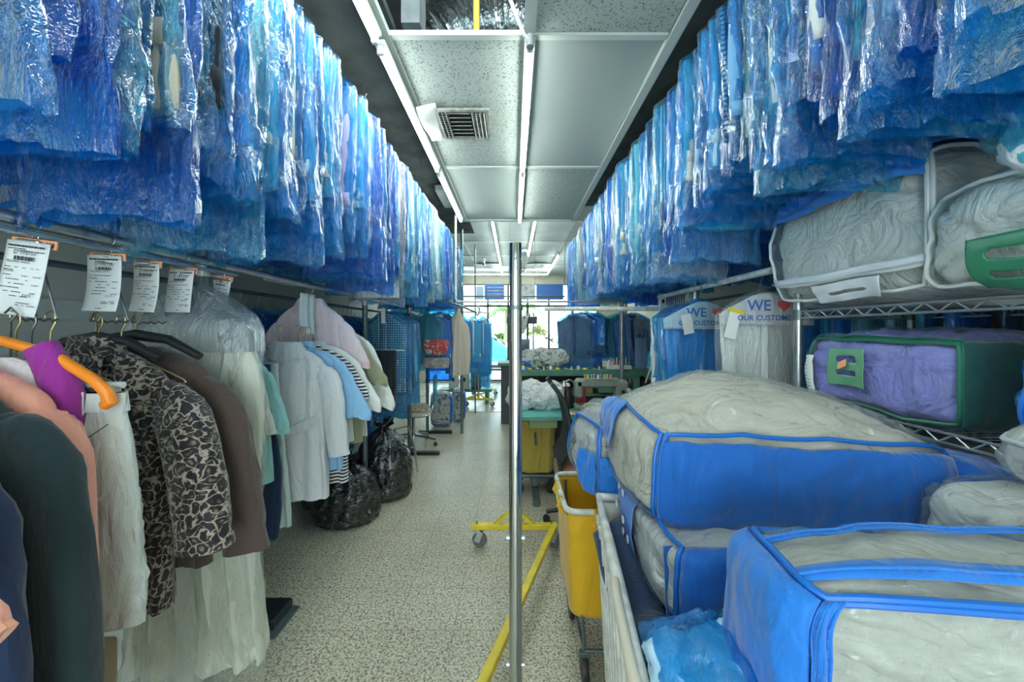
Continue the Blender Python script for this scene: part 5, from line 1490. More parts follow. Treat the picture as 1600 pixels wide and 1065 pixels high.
def slogan(loc, rz, shirt, filmm, band, label, sc, seed):
    t = thing('slogan_bag', label, 'bagged clothes', loc, rz)
    t.scale = (sc, sc, sc)
    link('hanger_hook', HOOK, t)
    shirt_mesh(seed, .95, .19, .022).build('shirt', shirt, t)
    bag_mesh(seed, 1.12, .225, .036, 48, 50).build('plastic_bag', filmm, t)
    b = MB(); rg = []
    for j in range(13):
        s = j / 12; z = -.085 - .165 * s
        w = .03 + .205 * min(1, s / .62) ** .85
        rg.append([Vector((w * (-1 + 2 * i / 20), -(.052 + .012 * (1 - abs(-1 + 2 * i / 20) ** 2)), z)) for i in range(21)])
    b.loft(rg, False, False)
    band_o = solid(b.build('slogan_band', band, t), .0006)
    for txt, sz, x, z, bold in (('WE', .075, -.105, -.175, True), ('OUR CUSTOMERS', .038, -.155, -.225, True)):
        o = link('slogan_text', text_mesh(txt, sz, 'LEFT', 0, True), band_o, txtblue); o.location = (x, -.0672, z); o.rotation_euler = (pi / 2, 0, 0)
    o = heart(.036).build('heart_mark', heartred, band_o, False); o.location = (.075, -.0668, -.150)
slogan((1.165, 2.24, 1.77), -.06, FAB['sky blue'], F_BLUE, F_BAND, 'blue plastic garment bag with a WE heart OUR CUSTOMERS band, left of two', 1.02, 51)
slogan((1.225, 1.78, 1.77), -.02, FAB['white'], F_CLEAR, F_BANDW, 'clear garment bag with a WE heart OUR CUSTOMERS band, right of two', .96, 52)
t = thing('order_receipt', 'pale receipt with a yellow strip on the shoulder of the clear slogan bag', 'receipt', (1.065, 1.72, 1.585), .1)
t.rotation_euler = (0, .25, .1)
MB().box((0, 0, -.055), (.06, .001, .13)).build('paper', M['paper'], t, False)
MB().box((.0, -.002, .015), (.085, .003, .018)).build('number_strip', M['yellow'], t, False)
t = thing('order_receipt', 'pale receipt on the shoulder of the blue slogan bag', 'receipt', (1.045, 2.17, 1.60), .1)
t.rotation_euler = (0, -.2, .1)
MB().box((0, 0, -.055), (.065, .001, .12)).build('paper', M['paper'], t, False)
R_wh = row(1.24, 1.785, 2.36, 2.75, .07, .08, 'the white right rail', 'bagged shirts behind the slogan bags', 16, [F_CLEAR, F_BLUE], ['white'], lens=lambda y: .95)
R_lo = row(1.86, 1.80, 1.05, 3.3, .10, .13, 'the lower right wall rail', 'bagged shirts on the lower right wall rail', 17, [F_BLUE, F_CYAN, F_BLUE2], lens=lambda y: 1.0)
rail('garment_rail', (1.86, .9, 1.80), (1.86, 3.5, 1.80), .014, M['steel_dark'], 'dark rail by the right wall behind the shelving', 'rail')
for k in range(10):
    x = 1.12 + .02 * k; y = 2.5 + k * .035
    tag(hook_mesh(.12, .0022).build('empty_hook', M['gold_wire'], None, loc=(1.20, y, 1.785)), f'empty brassy hanger hook on the white right rail, {ordinal(k)} of ten', 'hook', 'empty hooks on the white right rail')
# white box clamped to the near end of the rail + string
t = thing('rail_bracket', 'white plastic bracket box on the left end of the white right rail', 'bracket', (1.23, 2.96, 1.70), 0)
MB().box((0, 0, -.02), (.055, .03, .27), 0, .006).build('bracket_body', M['white'], t, False)
MB().box((0, -.02, -.06), (.07, .015, .12), 0, .004).build('bracket_plate', M['white'], t, False)
MB().box((0, -.018, .05), (.02, .006, .03)).build('bracket_slot', M['black'], t, False)
tag(MB().tube([(1.24, 2.95, 1.57), (1.225, 3.1, 1.30), (1.20, 3.25, 1.04)], .006, 8).build('white_string', M['white'], None), 'white cord slanting down from the bracket on the right', 'string')
# ---------------------------------------------------------------- rolling Z racks
def zrack(label, x0, y0, y1, h, sgn=1, near_pole=True, wid=.30, joint=True):
    t = thing('rolling_rack', label, 'garment rack', (x0, (y0 + y1) / 2, 0), 0, None)
    L = (y1 - y0) / 2; zb = .145
    for s in (-1, 1):
        MB().box((0, s * L, zb), (wid * 2, .045, .035), 0, .003).build('cross_bar', M['yellow'], t, False)
        b = MB()
        for q in (-1, 1):
            b.loft([[Vector((q * .15, s * L - .015, zb + .015)), Vector((q * .11, s * L - .015, zb + .015)), Vector((q * .11, s * L + .015, zb + .015)), Vector((q * .15, s * L + .015, zb + .015))],
                    [Vector((q * .022, s * L - .015, zb + .12)), Vector((q * .0, s * L - .015, zb + .12)), Vector((q * .0, s * L + .015, zb + .12)), Vector((q * .022, s * L + .015, zb + .12))]])
        b.tube([(0, s * L, zb), (0, s * L, zb + .15)], .022, 14)
        b.build('pole_socket', M['yellow'], t, False)
        for q in (-1, 1):
            cx = q * (wid - .04)
            MB().box((cx, s * L, zb - .028), (.045, .04, .02)).build('caster_plate', M['steel'], t, False)
            b = MB()
            for w in (-.016, .016): b.box((cx + .012, s * L + w, .078), (.04, .004, .075), M=Matrix.Rotation(.35, 3, 'Y'))
            b.build('caster_fork', M['steel'], t, False)
            MB().lathe([(.001, -.012), (.030, -.012), (.048, -.013), (.052, 0), (.048, .013), (.030, .012), (.001, .012)], (cx + .02, s * L, .052), 24, 'Y').build('caster_wheel', M['rubber'], t)
            MB().tube([(cx, s * L, zb + .016), (cx, s * L, zb + .035)], .008, 8).build('bolt', M['chrome'], t)
    ang = atan2(2 * L, sgn * 2 * (wid - .02))
    MB().box((0, 0, zb), (sqrt(4 * L * L + 4 * (wid - .02) ** 2), .040, .034), ang, .003).build('diagonal_bar', M['yellow'], t, False)
    for s in ((-1, 1) if near_pole else (1,)):
        MB().tube([(0, s * L, zb), (0, s * L, h - .17)], .0172, 24).build('lower_pole', M['chrome'], t)
        MB().tube([(0, s * L, h - .175), (0, s * L, h)], .0158, 24).build('upper_pole', M['chrome'], t)
        MB().tube([(0, s * L, h - .176), (0, s * L, h - .166)], .0185, 24).build('pole_collar', M['steel_dark'], t)
        for z in (.62, h - .78):
            MB().tube([(-.024, s * L, z), (.024, s * L, z)], .006, 8).build('pole_bolt', M['steel'], t)
    MB().tube([(0, -L, h - .016), (0, L, h - .016)], .0125, 14).build('top_rail', M['chrome'], t)
    return t
zrack('chrome pole rolling rack with yellow Z base, empty, standing in the aisle', .006, .95, 2.50, 1.734)
zrack('far rolling rack with yellow base carrying bagged clothes, by the shop window', -.70, 7.2, 8.5, 1.72, 1, wid=.30)
for k, (dx, y, c, f) in enumerate(((.08, 7.25, 'light blue', F_CYAN), (.12, 7.35, 'blue checked', F_CYAN), (.02, 7.5, 'navy', F_BLUE))):
    bagged((-.70 + dx * .3, y + .04, 1.70), .1, c, f, ['bagged pale blue denim on the far rolling rack, foremost', 'bagged checked shirt on the far rolling rack, middle', 'bagged navy clothes on the far rolling rack, rearmost'][k], 'clothes on the far rolling rack', k, k, 1.30, .95)

# yellow bag truck
t = thing('laundry_truck', 'yellow vinyl bag truck on a tube frame beside the white cart', 'laundry cart', (.48, 1.715, 0))
x0, x1, y0, y1, zt = -.255, .24, -.205, .205, .74
def rp(x, y, z): return Vector((x, y, z))
loop = []
for cx_, cy_, a0 in ((x1, y1, 0), (x0, y1, pi / 2), (x0, y0, pi), (x1, y0, 3 * pi / 2)):
    for i in range(5):
        a = a0 + pi / 2 * i / 4; rr = .05
        sx = 1 if cx_ > 0 else -1; sy = 1 if cy_ > 0 else -1
        loop.append(rp(cx_ - sx * rr + rr * cos(a), cy_ - sy * rr + rr * sin(a), zt))
MB().tube(loop, .0125, 12, closed=True).build('top_frame', M['white_worn'], t)
b = MB(); rings = []
for j in range(25):
    v = j / 24; z = zt - .012 - v * .45
    k = 1 - .10 * v
    rg = []
    for i in range(80):
        a = 2 * pi * i / 80; ca, sa = cos(a), sin(a)
        n8 = (abs(ca) ** 8 + abs(sa) ** 8) ** (-1 / 8)
        X = (x0 + x1) / 2 + ca * n8 * (x1 - x0) / 2 * k; Y = sa * n8 * (y1 - y0) / 2 * k
        w = .010 * nz(X * 9, Y * 9, z * 4, 2) + .006 * sin(i * .9) * v * (1 - v) * 2
        rg.append(Vector((X + ca * w, Y + sa * w, z - .02 * v * (1 - abs(ca * sa) * 2) * sin(v * 3))))
    rings.append(rg)
b.loft(rings, cap=False); b.add(rings[-1], [tuple(range(80))])
solid(b.build('vinyl_bag', M['yellow_bag'], t), .002, 0)
for q, (fx, fy) in enumerate(((x0, y0 + .12), (x0, y1 - .12), (x0 + .12, y0), (x1 - .1, y0))):
    MB().tube([(fx, fy, zt + .013), (fx - .02 * (q < 2), fy - .02 * (q > 1), zt - .03), (fx + .0, fy, zt - .06)], .010, 8).build('frame_strap', M['yellow_bag'], t)
pts = [(x0 - .01, .02 + .035 * cos(a) , zt - .02 + .045 * sin(a)) for a in [2 * pi * i / 16 for i in range(16)]]
MB().tube(pts, .005, 6, closed=True).build('tied_cord', plain('yellow_cord', (.75, .62, .20), .6), t)
b = MB()
zb = .13
for sx in (x0 + .05, x1 - .05):
    for sy in (y0 + .03, y1 - .03):
        b.tube([(sx + .0, sy, zt - .02), (sx + .02, sy, .30), (sx + .03, sy, zb)], .007, 8)
for sx in (x0 + .08, x1 - .08): b.tube([(sx, y0 + .03, zb), (sx, y1 - .03, zb)], .007, 8)
for sy in (y0 + .03, y1 - .03): b.tube([(x0 + .08, sy, zb), (x1 - .02, sy, zb)], .007, 8); b.tube([(x0 + .08, sy, .30), (x1 - .04, sy, .30)], .005, 8)
b.build('base_frame', M['steel_dark'], t)
for sx in (x0 + .08, x1 - .08):
    for sy in (y0 + .03, y1 - .03):
        MB().lathe([(.001, -.014), (.03, -.014), (.055, -.012), (.058, 0), (.055, .012), (.03, .014), (.001, .014)], (sx, sy, .058), 22, 'X').build('caster_wheel', M['black'], t)
        MB().box((sx, sy, .105), (.045, .03, .05), 0, .004).build('caster_fork', M['steel_dark'], t, False)

# sewing corner
t = thing('sewing_table', 'teal topped industrial sewing table on dark steel legs', 'table', (.64, 3.36, 0))
MB().box((0, 0, .755), (1.20, .56, .04), 0, .006).build('table_top', M['teal'], t, False)
MB().box((0, -.281, .752), (1.20, .004, .03)).build('edge_band', plain('green_edge', (.12, .34, .26), .5), t, False)
for s in (-.44, .48):
    MB().box((s, 0, .40), (.055, .05, .68), 0, .004).build('leg', M['steel_dark'], t, False)
    MB().box((s, 0, .03), (.06, .58, .045), 0, .004).build('foot', M['steel_dark'], t, False)
    MB().box((s, -.05, .60), (.02, .3, .02), M=Matrix.Rotation(.8, 3, 'X')).build('leg_brace', M['steel_dark'], t, False)
MB().box((.02, 0, .12), (.95, .04, .03)).build('stretcher', M['steel_dark'], t, False)
MB().box((-.38, -.12, .70), (.24, .28, .07), 0, .004).build('drawer', plain('olive_green_drawer', (.25, .34, .16), .6), t, False)
MB().box((.05, -.1, .30), (.30, .22, .02), M=Matrix.Rotation(.25, 3, 'X')).build('treadle', M['steel_dark'], t, False)
t = thing('sewing_machine', 'grey-green industrial sewing machine on the teal table', 'sewing machine', (.82, 3.36, .776))
gm = plain('machine_green_enamel', (.26, .31, .26), .35, var=.15, vscale=14)
MB().box((0, 0, .02), (.50, .19, .04), 0, .008).build('machine_bed', gm, t, False)
MB().box((.19, 0, .15), (.12, .13, .24), 0, .02).build('machine_pillar', gm, t)
MB().box((-.03, 0, .245), (.42, .11, .085), 0, .02).build('machine_arm', gm, t)
MB().box((-.21, 0, .19), (.07, .11, .16), 0, .015).build('machine_head', gm, t)
MB().lathe([(.001, 0), (.055, 0), (.062, .012), (.055, .03), (.02, .032), (.001, .032)], (.255, 0, .235), 24, 'X').build('hand_wheel', M['black'], t)
MB().tube([(-.21, 0, .12), (-.21, 0, .045)], .005, 8).build('needle_bar', M['chrome'], t)
MB().lathe([(.018, 0), (.018, -.012), (.001, -.014)], (.19, -.066, .17), 16, 'Y').build('stitch_dial', M['black'], t)
MB().lathe([(.018, 0), (.018, -.012), (.001, -.014)], (.24, -.066, .19), 16, 'Y').build('stitch_dial', M['white'], t)
r = random.Random(5)
spool_cols = [(.8, .2, .1), (.8, .7, .1), (.1, .5, .3), (.5, .2, .5), (.8, .8, .75), (.1, .25, .6), (.75, .45, .1), (.55, .5, .42)]
SPM = [plain(f'thread_{i}', c, .6) for i, c in enumerate(spool_cols)]
SPN = ['red', 'yellow', 'green', 'purple', 'white', 'blue', 'orange', 'beige']
def spool(x, y, z, ci, lb, grp, s=1.0):
    t = thing('thread_spool', lb, 'thread spool', (x, y, z), 0, grp)
    MB().lathe([(.016 * s, 0), (.016 * s, .004 * s), (.008 * s, .005 * s), (.008 * s, .045 * s), (.013 * s, .046 * s), (.013 * s, .05 * s)], n=12).build('spool_core', M['white'], t)
    MB().lathe([(.014 * s, .006 * s), (.015 * s, .02 * s), (.012 * s, .044 * s)], n=12).build('thread', SPM[ci], t)
for i in range(9):
    spool(.66 + .030 * i, 3.30 + .02 * (i % 2), 1.065, i % 8, f'{SPN[i % 8]} thread spool on top of the sewing machine, {ordinal(i)} from the left', 'thread spools on the sewing machine', .8)
for k, (x, col1) in enumerate(((.70, (.55, .70, .10)), (.90, (.70, .60, .08)))):
    t = thing('thread_box', ['small yellow and green printed box on the table before the machine, left', 'small yellow and purple printed box on the table before the machine, right'][k], 'box', (x, 3.16, .776))
    MB().box((0, 0, .045), (.13, .05, .09), 0, .003).build('carton', SPM[1], t, False)
    MB().box((0, -.0265, .078), (.132, .003, .024)).build('printed_band', SPM[3] if k else SPM[0], t, False)
    MB().box((-.02, -.0265, .03), (.06, .003, .045)).build('printed_panel', M['paper'], t, False)
t = thing('table_clutter_tray', 'red and white tape and tools lying on the table edge', 'tray', (.62, 3.12, .776))
MB().box((0, 0, .012), (.28, .06, .02), .05, .004).build('tray', M['white'], t, False)
MB().box((-.07, -.005, .026), (.08, .03, .012), .05, .003).build('red_tape', SPM[0], t, False)
# fabric heap on the table
tag(blob_mb(lambda p: cmap(p, (.28, .18, .13), 2.6, 0, 41, .035, 4, 1), 30).build('fabric_heap', cloth('white_lace', (.74, .78, .76), wr=1, wscale=14, pattern='floral', col2=(.40, .45, .45), pscale=26, thr=.40), None, loc=(.20, 3.44, .885)), 'heap of white patterned fabric on the left of the teal table', 'fabric', )
# iron / bottle shapes and red bag at the back of the table
t = thing('spray_bottle', 'black spray bottle with white top standing on the teal table', 'bottle', (.52, 3.42, .776))
MB().lathe([(.001, 0), (.055, 0), (.058, .02), (.05, .12), (.022, .17), (.018, .20)], n=18).build('bottle_body', M['black'], t)
MB().box((0, -.01, .22), (.03, .08, .03), 0, .006).build('spray_head', M['white'], t, False)
tag(MB().box((.655, 3.5, .88), (.10, .06, .20), 0, .01).build('red_pouch', plain('red_vinyl', (.65, .03, .06), .35, bump=.5, bscale=30), None), 'bright red pouch standing behind the sewing table lamp', 'pouch')
t = thing('work_or_fill_lamp', 'grey bent work lamp on the table before the red pouch', 'lamp', (.60, 3.46, .776))
MB().lathe([(.05, 0), (.05, .015), (.01, .02)], n=16).build('lamp_base', M['steel'], t)
MB().tube([(0, 0, .015), (0, 0, .18), (-.02, 0, .24), (-.06, 0, .26), (-.10, 0, .24)], .007, 8).build('lamp_arm', M['steel'], t)
MB().lathe([(.015, .03), (.035, -.02), (.03, -.02)], (-.11, 0, .22), 14).build('lamp_shade', M['steel'], t)

# mesh back office chair seen from its side
t = thing('office_chair', 'dark office chair with a tall curved back beside the sewing table', 'chair', (.44, 2.80, 0), 0)
dk = plain('dark_green_grey_plastic', (.03, .045, .045), .4)
def rib(yoff, r0): return [(-.16, yoff, 1.12), (-.12, yoff, 1.07), (-.06, yoff, .98), (-.03, yoff, .86), (-.015, yoff, .74), (-.04, yoff, .62), (-.10, yoff, .54), (-.09, yoff, .47), (0, yoff, .445)]
MB().tube(rib(-.17, 0), .017, 10).build('back_frame', dk, t)
MB().tube(rib(.17, 0), .017, 10).build('back_frame', dk, t)
rb = rib(0, 0)
o = MB().grid(lambda u, v: (lambda c: Vector((c[0] - .02 * sin(pi * u), -.17 + .34 * u, c[2])))(crom(rb[:7], v)), 10, 24).build('back_mesh', plain('black_mesh_cloth', (.03, .035, .035), .8, bump=.4, bscale=200), t)
solid(o, .006, 0)
body_mb([(.50, .12, 0, .17, .17), (.485, .12, 0, .22, .21), (.45, .12, 0, .225, .215), (.435, .12, 0, .20, .19)], 3, 0, m=10, wr=.002).build('seat', plain('tan_leather', (.42, .20, .12), .4), t)
MB().tube([(.10, 0, .44), (.10, 0, .12)], .026, 14).build('gas_lift', M['black'], t)
for k in range(5):
    a = 2 * pi * k / 5 + .55
    MB().tube([(.10, 0, .13), (.10 + .15 * cos(a), .15 * sin(a), .11), (.10 + .28 * cos(a), .28 * sin(a), .085)], [.026, .020, .014], 10).build('leg', M['black'], t)
    MB().lathe([(.001, -.022), (.026, -.022), (.029, 0), (.026, .022), (.001, .022)], (.10 + .28 * cos(a), .28 * sin(a), .03), 16, 'Y').build('caster_wheel', M['black'], t)

# olive bag cart below the table
t = thing('laundry_truck', 'olive yellow canvas bag truck under the sewing table', 'laundry cart', (.20, 3.45, 0))
o = body_mb([(.68, 0, 0, .20, .17), (.62, 0, 0, .20, .17), (.40, 0, 0, .19, .16), (.22, 0, 0, .185, .155), (.20, 0, 0, .17, .14)], 6, .012, 6, wr=.012); o.build('canvas_bag', M['olive_bag'], t)
MB().box((0, 0, .17), (.38, .32, .03), 0, .01).build('base_frame', M['steel_dark'], t, False)
for sx in (-.15, .15):
    for sy in (-.12, .12): MB().lathe([(.001, -.014), (.045, -.012), (.048, 0), (.045, .012), (.001, .014)], (sx, sy, .05), 18, 'Y').build('caster_wheel', M['black'], t); MB().box((sx, sy, .12), (.04, .04, .10)).build('caster_fork', M['black'], t, False)

# green shelf bench behind
t = thing('work_bench', 'green painted wooden work bench with a shelf behind the sewing table', 'bench', (.86, 4.55, 0))
MB().box((0, 0, 1.00), (1.72, .42, .075), 0, .004).build('bench_top', M['green'], t, False)
MB().box((.42, -.10, .86), (.50, .24, .20), 0, .004).build('drawer_box', M['green'], t, False)
MB().box((0, .06, .72), (1.66, .38, .03), 0, .003).build('shelf', M['green'], t, False)
for s in (-.82, .82): MB().box((s, 0, .5), (.05, .38, 1.0), 0, .003).build('side_panel', M['green'], t, False)
MB().box((0, .2, .5), (1.66, .02, .98)).build('back_panel', M['black'], t, False)
r = random.Random(12)
bx_cols = [((.80, .65, .05), 'yellow'), ((.55, .06, .06), 'red'), ((.10, .12, .14), 'black'), ((.45, .30, .16), 'brown'), ((.85, .68, .10), 'gold'), ((.40, .10, .08), 'maroon')]
for i, x in enumerate((.44, .62, .78, .92, .56, .86)):
    z = .735 if i < 4 else .80
    tag(MB().box((x, 4.48, z + .035), (r.uniform(.10, .15), .12, .065), r.uniform(-.2, .2), .004).build('storage_tin', plain(f'tin_{bx_cols[i][1]}', bx_cols[i][0], .5), None, False), f'small {bx_cols[i][1]} tin on the shelf below the green bench top', 'tin', 'tins under the green bench top')
for i in range(14):
    x = .12 + i * .085
    if x > 1.06: break
    k = i % 4
    nm = ['white notion jar', 'yellow tape roll', 'small grey tool', 'white cotton reel'][k]
    lb = f'{nm} on the green bench top, {ordinal(i)} from the left'
    if k == 0: o = MB().lathe([(.001, 0), (.022, 0), (.022, .035), (.014, .045), (.001, .047)], n=12).build('notion_jar', M['white'], None)
    elif k == 1: o = MB().lathe([(.012, 0), (.03, 0), (.03, .02), (.012, .02)], n=16).build('tape_roll', SPM[1], None)
    elif k == 2: o = MB().tube([(-.035, 0, .008), (.0, .01, .012), (.03, -.005, .008), (.05, .01, .008)], .007, 8).build('hand_tool', M['steel'], None)
    else: o = MB().lathe([(.018, 0), (.018, .004), (.008, .005), (.008, .03), (.016, .031), (.016, .035)], n=12).build('cotton_reel', M['paper'], None)
    o.location = (x, 4.40, 1.0375); tag(o, lb, 'sewing notion', 'sewing notions on the green bench')
t = thing('pencil_tray', 'white basket of coloured pens and bottles on the green bench, right', 'basket', (1.30, 4.37, 1.0375))
b = MB(); b.box((0, 0, .03), (.26, .10, .05), 0, .006); b.build('basket', M['white'], t)
for i in range(7):
    MB().tube([(-.11 + .036 * i, 0, .05), (-.115 + .038 * i, 0, .11 + .02 * (i % 3))], .010, 8).build('marker_pen', SPM[(i * 3) % 8], t)
t = thing('pump_bottle', 'small white pump bottle beside a dark blue jar on the bench', 'bottle', (1.20, 4.5, 1.0375))
MB().lathe([(.001, 0), (.03, 0), (.03, .07), (.012, .09), (.012, .11)], n=14).build('bottle_body', M['white'], t)
tag(MB().lathe([(.001, 0), (.04, 0), (.04, .09), (.001, .095)], n=14).build('blue_jar', plain('navy_jar', (.03, .05, .20), .3), None, loc=(1.08, 4.52, 1.0375)), 'dark blue jar on the green bench beside the pump bottle', 'jar')
tag(blob_mb(lambda p: cmap(p, (.33, .17, .12), 3, 0, 44, .03, 4), 26).build('folded_bedding', cloth('striped_quilt_print', (.62, .66, .60), wr=1, wscale=10, pattern='floral', col2=(.25, .29, .26), pscale=16, thr=.48), None, loc=(.38, 4.62, 1.165)), 'folded patterned grey and white quilt on the green bench', 'quilt')
tag(MB().tube([(.12 + .09 * cos(a), 4.42, 1.085 + .045 * sin(a)) for a in [2 * pi * i / 20 for i in range(20)]], .013, 8, closed=True).build('blue_piping_coil', TR_BLUE, None), 'coil of blue piping in front of the patterned quilt', 'piping')
t = thing('card_terminal', 'small grey monitor on a stand beyond the green bench', 'monitor', (.14, 5.9, 1.0))
MB().box((0, 0, .28), (.26, .05, .20), 0, .008).build('screen_case', plain('grey_monitor', (.28, .31, .33), .4), t, False)
MB().box((0, -.027, .28), (.22, .004, .16)).build('screen', plain('dark_screen', (.10, .14, .18), .15), t, False)
MB().tube([(0, 0, .18), (0, 0, 0)], .02, 10).build('stand', M['black'], t)
t = thing('counter', 'dark service counter near the shop window', 'counter', (.55, 6.05, 0))
MB().box((0, 0, .97), (1.6, .55, .05), 0, .005).build('counter_top', M['green'], t, False)
MB().box((0, 0, .48), (1.5, .45, .95)).build('counter_body', plain('dark_counter', (.08, .09, .09), .6), t, False)

# bagged bundles hanging at the far right over the bench
rail('clothes_rail', (.45, 4.95, 1.80), (1.95, 4.95, 1.80), .014, M['steel'], 'steel cross rail over the green bench carrying two blue bundles', 'rail')
def sideways(x0, x1, y, z, n_, zs, where, grp, seed, cols):
    r = random.Random(seed)
    for k in range(n_):
        x = x0 + (x1 - x0) * k / (n_ - 1)
        bagged((x, y + r.uniform(-.03, .03), z), pi / 2 + r.uniform(-.5, .5), cols[k % len(cols)], [F_BLUE, F_BLUE2, F_BLUE][k % 3], f'{cols[k % len(cols)]} shirt in blue plastic on {where}, {ordinal(k)} from the left', grp, k, k, zs * r.uniform(.95, 1.03), .95)
def bundle(x0, x1, y, z, cols, where, grp, zs, seed):
    r = random.Random(seed); n_ = len(cols)
    for k in range(n_):
        x = x0 + (x1 - x0) * ((k * 2) % n_ + .5 * (k % 2)) / n_ + .05
        bagged((x, y + .055 * k, z), r.uniform(-.45, .45), cols[k], [F_BLUE, F_CYAN, F_BLUE2, F_BLUE][(k + seed) % 4], f'{cols[k]} garment in blue plastic, {where}, {ordinal(k)} from front', grp, k + seed, k, zs * r.uniform(.80, 1.04), r.uniform(.85, 1.15), tilt=r.uniform(-.12, .12))
bundle(.72, 1.10, 4.66, 1.80, ['navy', 'white', 'sky blue', 'teal', 'navy', 'light blue', 'grey'], 'left bundle over the green bench', 'left bundle over the green bench', .80, 1)
bundle(1.40, 1.66, 4.70, 1.80, ['sky blue', 'navy', 'grey', 'teal', 'navy', 'white'], 'right bundle over the green bench', 'right bundle over the green bench', .82, 2)
rail('clothes_rail', (-.66, 4.1, 1.845), (1.27, 4.1, 1.845), .012, M['steel'], 'thin steel rail crossing the aisle, ending in a bend on the left', 'rail')
rail('clothes_rail', (.26, 2.97, 1.690), (1.24, 2.97, 1.690), .018, M['white_worn'], 'thick white rail crossing the right half of the aisle', 'rail')
tag(MB().tube([(-.66, 4.1, 2.84), (-.66, 4.1, 1.88), (-.64, 4.1, 1.85), (-.60, 4.1, 1.845)], .013, 10).build('hanging_rod', M['white_worn'], None), 'white rod dropping from the low ceiling and bending into the thin rail', 'rod')
tag(MB().tube([(-.70, 4.15, 1.85), (-.78, 4.1, 1.85), (-.60, 4.25, 1.795), (-.46, 4.35, 1.735), (-.44, 4.35, 1.70), (-.415, 4.35, 1.72), (-.41, 4.35, 1.78), (-.44, 4.35, 1.82)], .012, 10).build('hooked_rod', M['chrome'], None), 'chrome rod with a curled hook end, left of the chrome pole', 'rod')
tag(MB().tube([(-.76, 5.3, 0), (-.76, 5.3, 3.11)], .022, 12).build('ceiling_pole', M['steel_dark'], None), 'thick dark pole from floor to ceiling, left of the chrome pole', 'pole')
tag(MB().tube([(-.70, 6.6, 0), (-.70, 6.6, 3.11)], .014, 12).build('ceiling_pole', M['steel_dark'], None), 'thin dark pole from floor to ceiling by the far rolling rack', 'pole')
tag(MB().tube([(.42, 7.5, 0.0), (.42, 7.5, 1.9)], .016, 12).build('counter_post', M['steel'], None), 'slim grey post in front of the shop window right of the chrome pole', 'post')
tag(MB().tube([(-1.9, 6.3, 2.12), (.9, 6.3, 2.12)], .014, 10).build('clothes_rail', M['steel_dark'], None), 'dark rail crossing below the window banners', 'rail')
for k, (lx, ly) in enumerate(((-1.9, 6.3), (.9, 6.3))):
    tag(MB().tube([(lx, ly, 2.10), (lx, ly, 3.11)], .008, 8).build('drop_rod', M['steel_dark'], None), ['thin drop rod holding the left end of the dark window rail', 'thin drop rod holding the right end of the dark window rail'][k], 'rod')
# bunch of hangers on a rail by the window
t = thing('hanger_bunch_rail', 'short black box fixture under the rail with a bunch of white hangers', 'fixture', (.12, 5.0, 1.66))
MB().box((0, 0, 0), (.42, .06, .10), 0, .006).build('fixture_case', M['black'], t, False)
for s in (-.18, .18): MB().tube([(s, 0, .05), (s, 0, 1.455)], .0025, 6).build('hanging_wire', M['wire'], t)
for k in range(7):
    tag(MB().tube([(0, 0, .02), (.01, 0, 0), (.05 - .015 * k, .0, -.16), (.02 - .016 * k, 0, -.26), (-.015 * k, .0, -.18), (.0, 0, -.02)], .008, 8).build('white_hanger', M['white'] if k % 3 else M['steel'], None, loc=(.085 + .022 * k, 4.93, 1.735)), f'pale hanger in the bunch before the window, {ordinal(k)} from the left', 'hanger', 'bunch of hangers before the window')

# left far side: bundles over the floral bags
rail('clothes_rail', (-1.95, 5.15, 1.84), (-.72, 5.15, 1.84), .014, M['steel_dark'], 'dark cross rail on the far left carrying mixed blue bundles', 'rail')
cl = ['navy', 'white', 'teal', 'dotted navy', 'sky blue', 'grey']
bundle(-1.82, -1.50, 4.92, 1.84, ['navy', 'teal', 'dotted navy', 'sky blue', 'grey', 'white'], 'left bundle on the far cross rail', 'left bundle on the far cross rail', .95, 3)
bundle(-1.22, -.98, 5.00, 1.84, ['teal', 'white', 'dotted navy', 'navy', 'sky blue'], 'middle bundle on the far cross rail', 'middle bundle on the far cross rail', .93, 5)
t = thing('folded_textile', 'red and white patterned textile folded over the middle bundle, far left', 'textile', (-1.06, 4.925, 1.39))
body_mb([(0, 0, 0, .165, .035), (-.10, 0, 0, .17, .045), (-.20, 0, 0, .12, .045)], 4, .006, m=16).build('cloth_fold', cloth('red_white_print', (.62, .10, .09), pattern='floral', col2=(.75, .65, .62), pscale=12, thr=.42), t)
tag(body_mb([(0, 0, 0, .17, .035), (-.05, 0, 0, .18, .05), (-.13, 0, 0, .175, .05)], 5, .008, m=14).build('folded_blanket', cloth('beige_print', (.55, .50, .42), pattern='floral', col2=(.35, .33, .30), pscale=18), None, loc=(-1.06, 4.925, 1.14)), 'beige folded blanket in plastic under the red textile', 'blanket')
top_garment('linen_coat', 'beige linen coat hanging narrowly left of the far rolling rack', 'coat', (-.80, 5.15, 1.80), C('beige_linen', (.68, .62, .50)), .09, .92, .11, .05, [(.12, 0, .3, .05, .03), (.14, 0, .6, .045, .03), (.13, 0, .9, .04, .03)], 'shirt', 71, 0, slope=.12, neck=.03)
for k in range(3):
    bagged((-.80 + .15 * k, 5.683 + .1 * k, 1.811), .3, ['sky blue', 'white', 'light blue'][k], F_BLUE, f'{["sky blue", "white", "light blue"][k]} shirt in blue plastic behind the linen coat', 'bagged shirts behind the linen coat', k, k, .95, .7)
rail('clothes_rail', (-1.0, 5.55, 1.815), (-.4, 5.95, 1.815), .011, M['steel'], 'short rail behind the beige linen coat', 'rail')
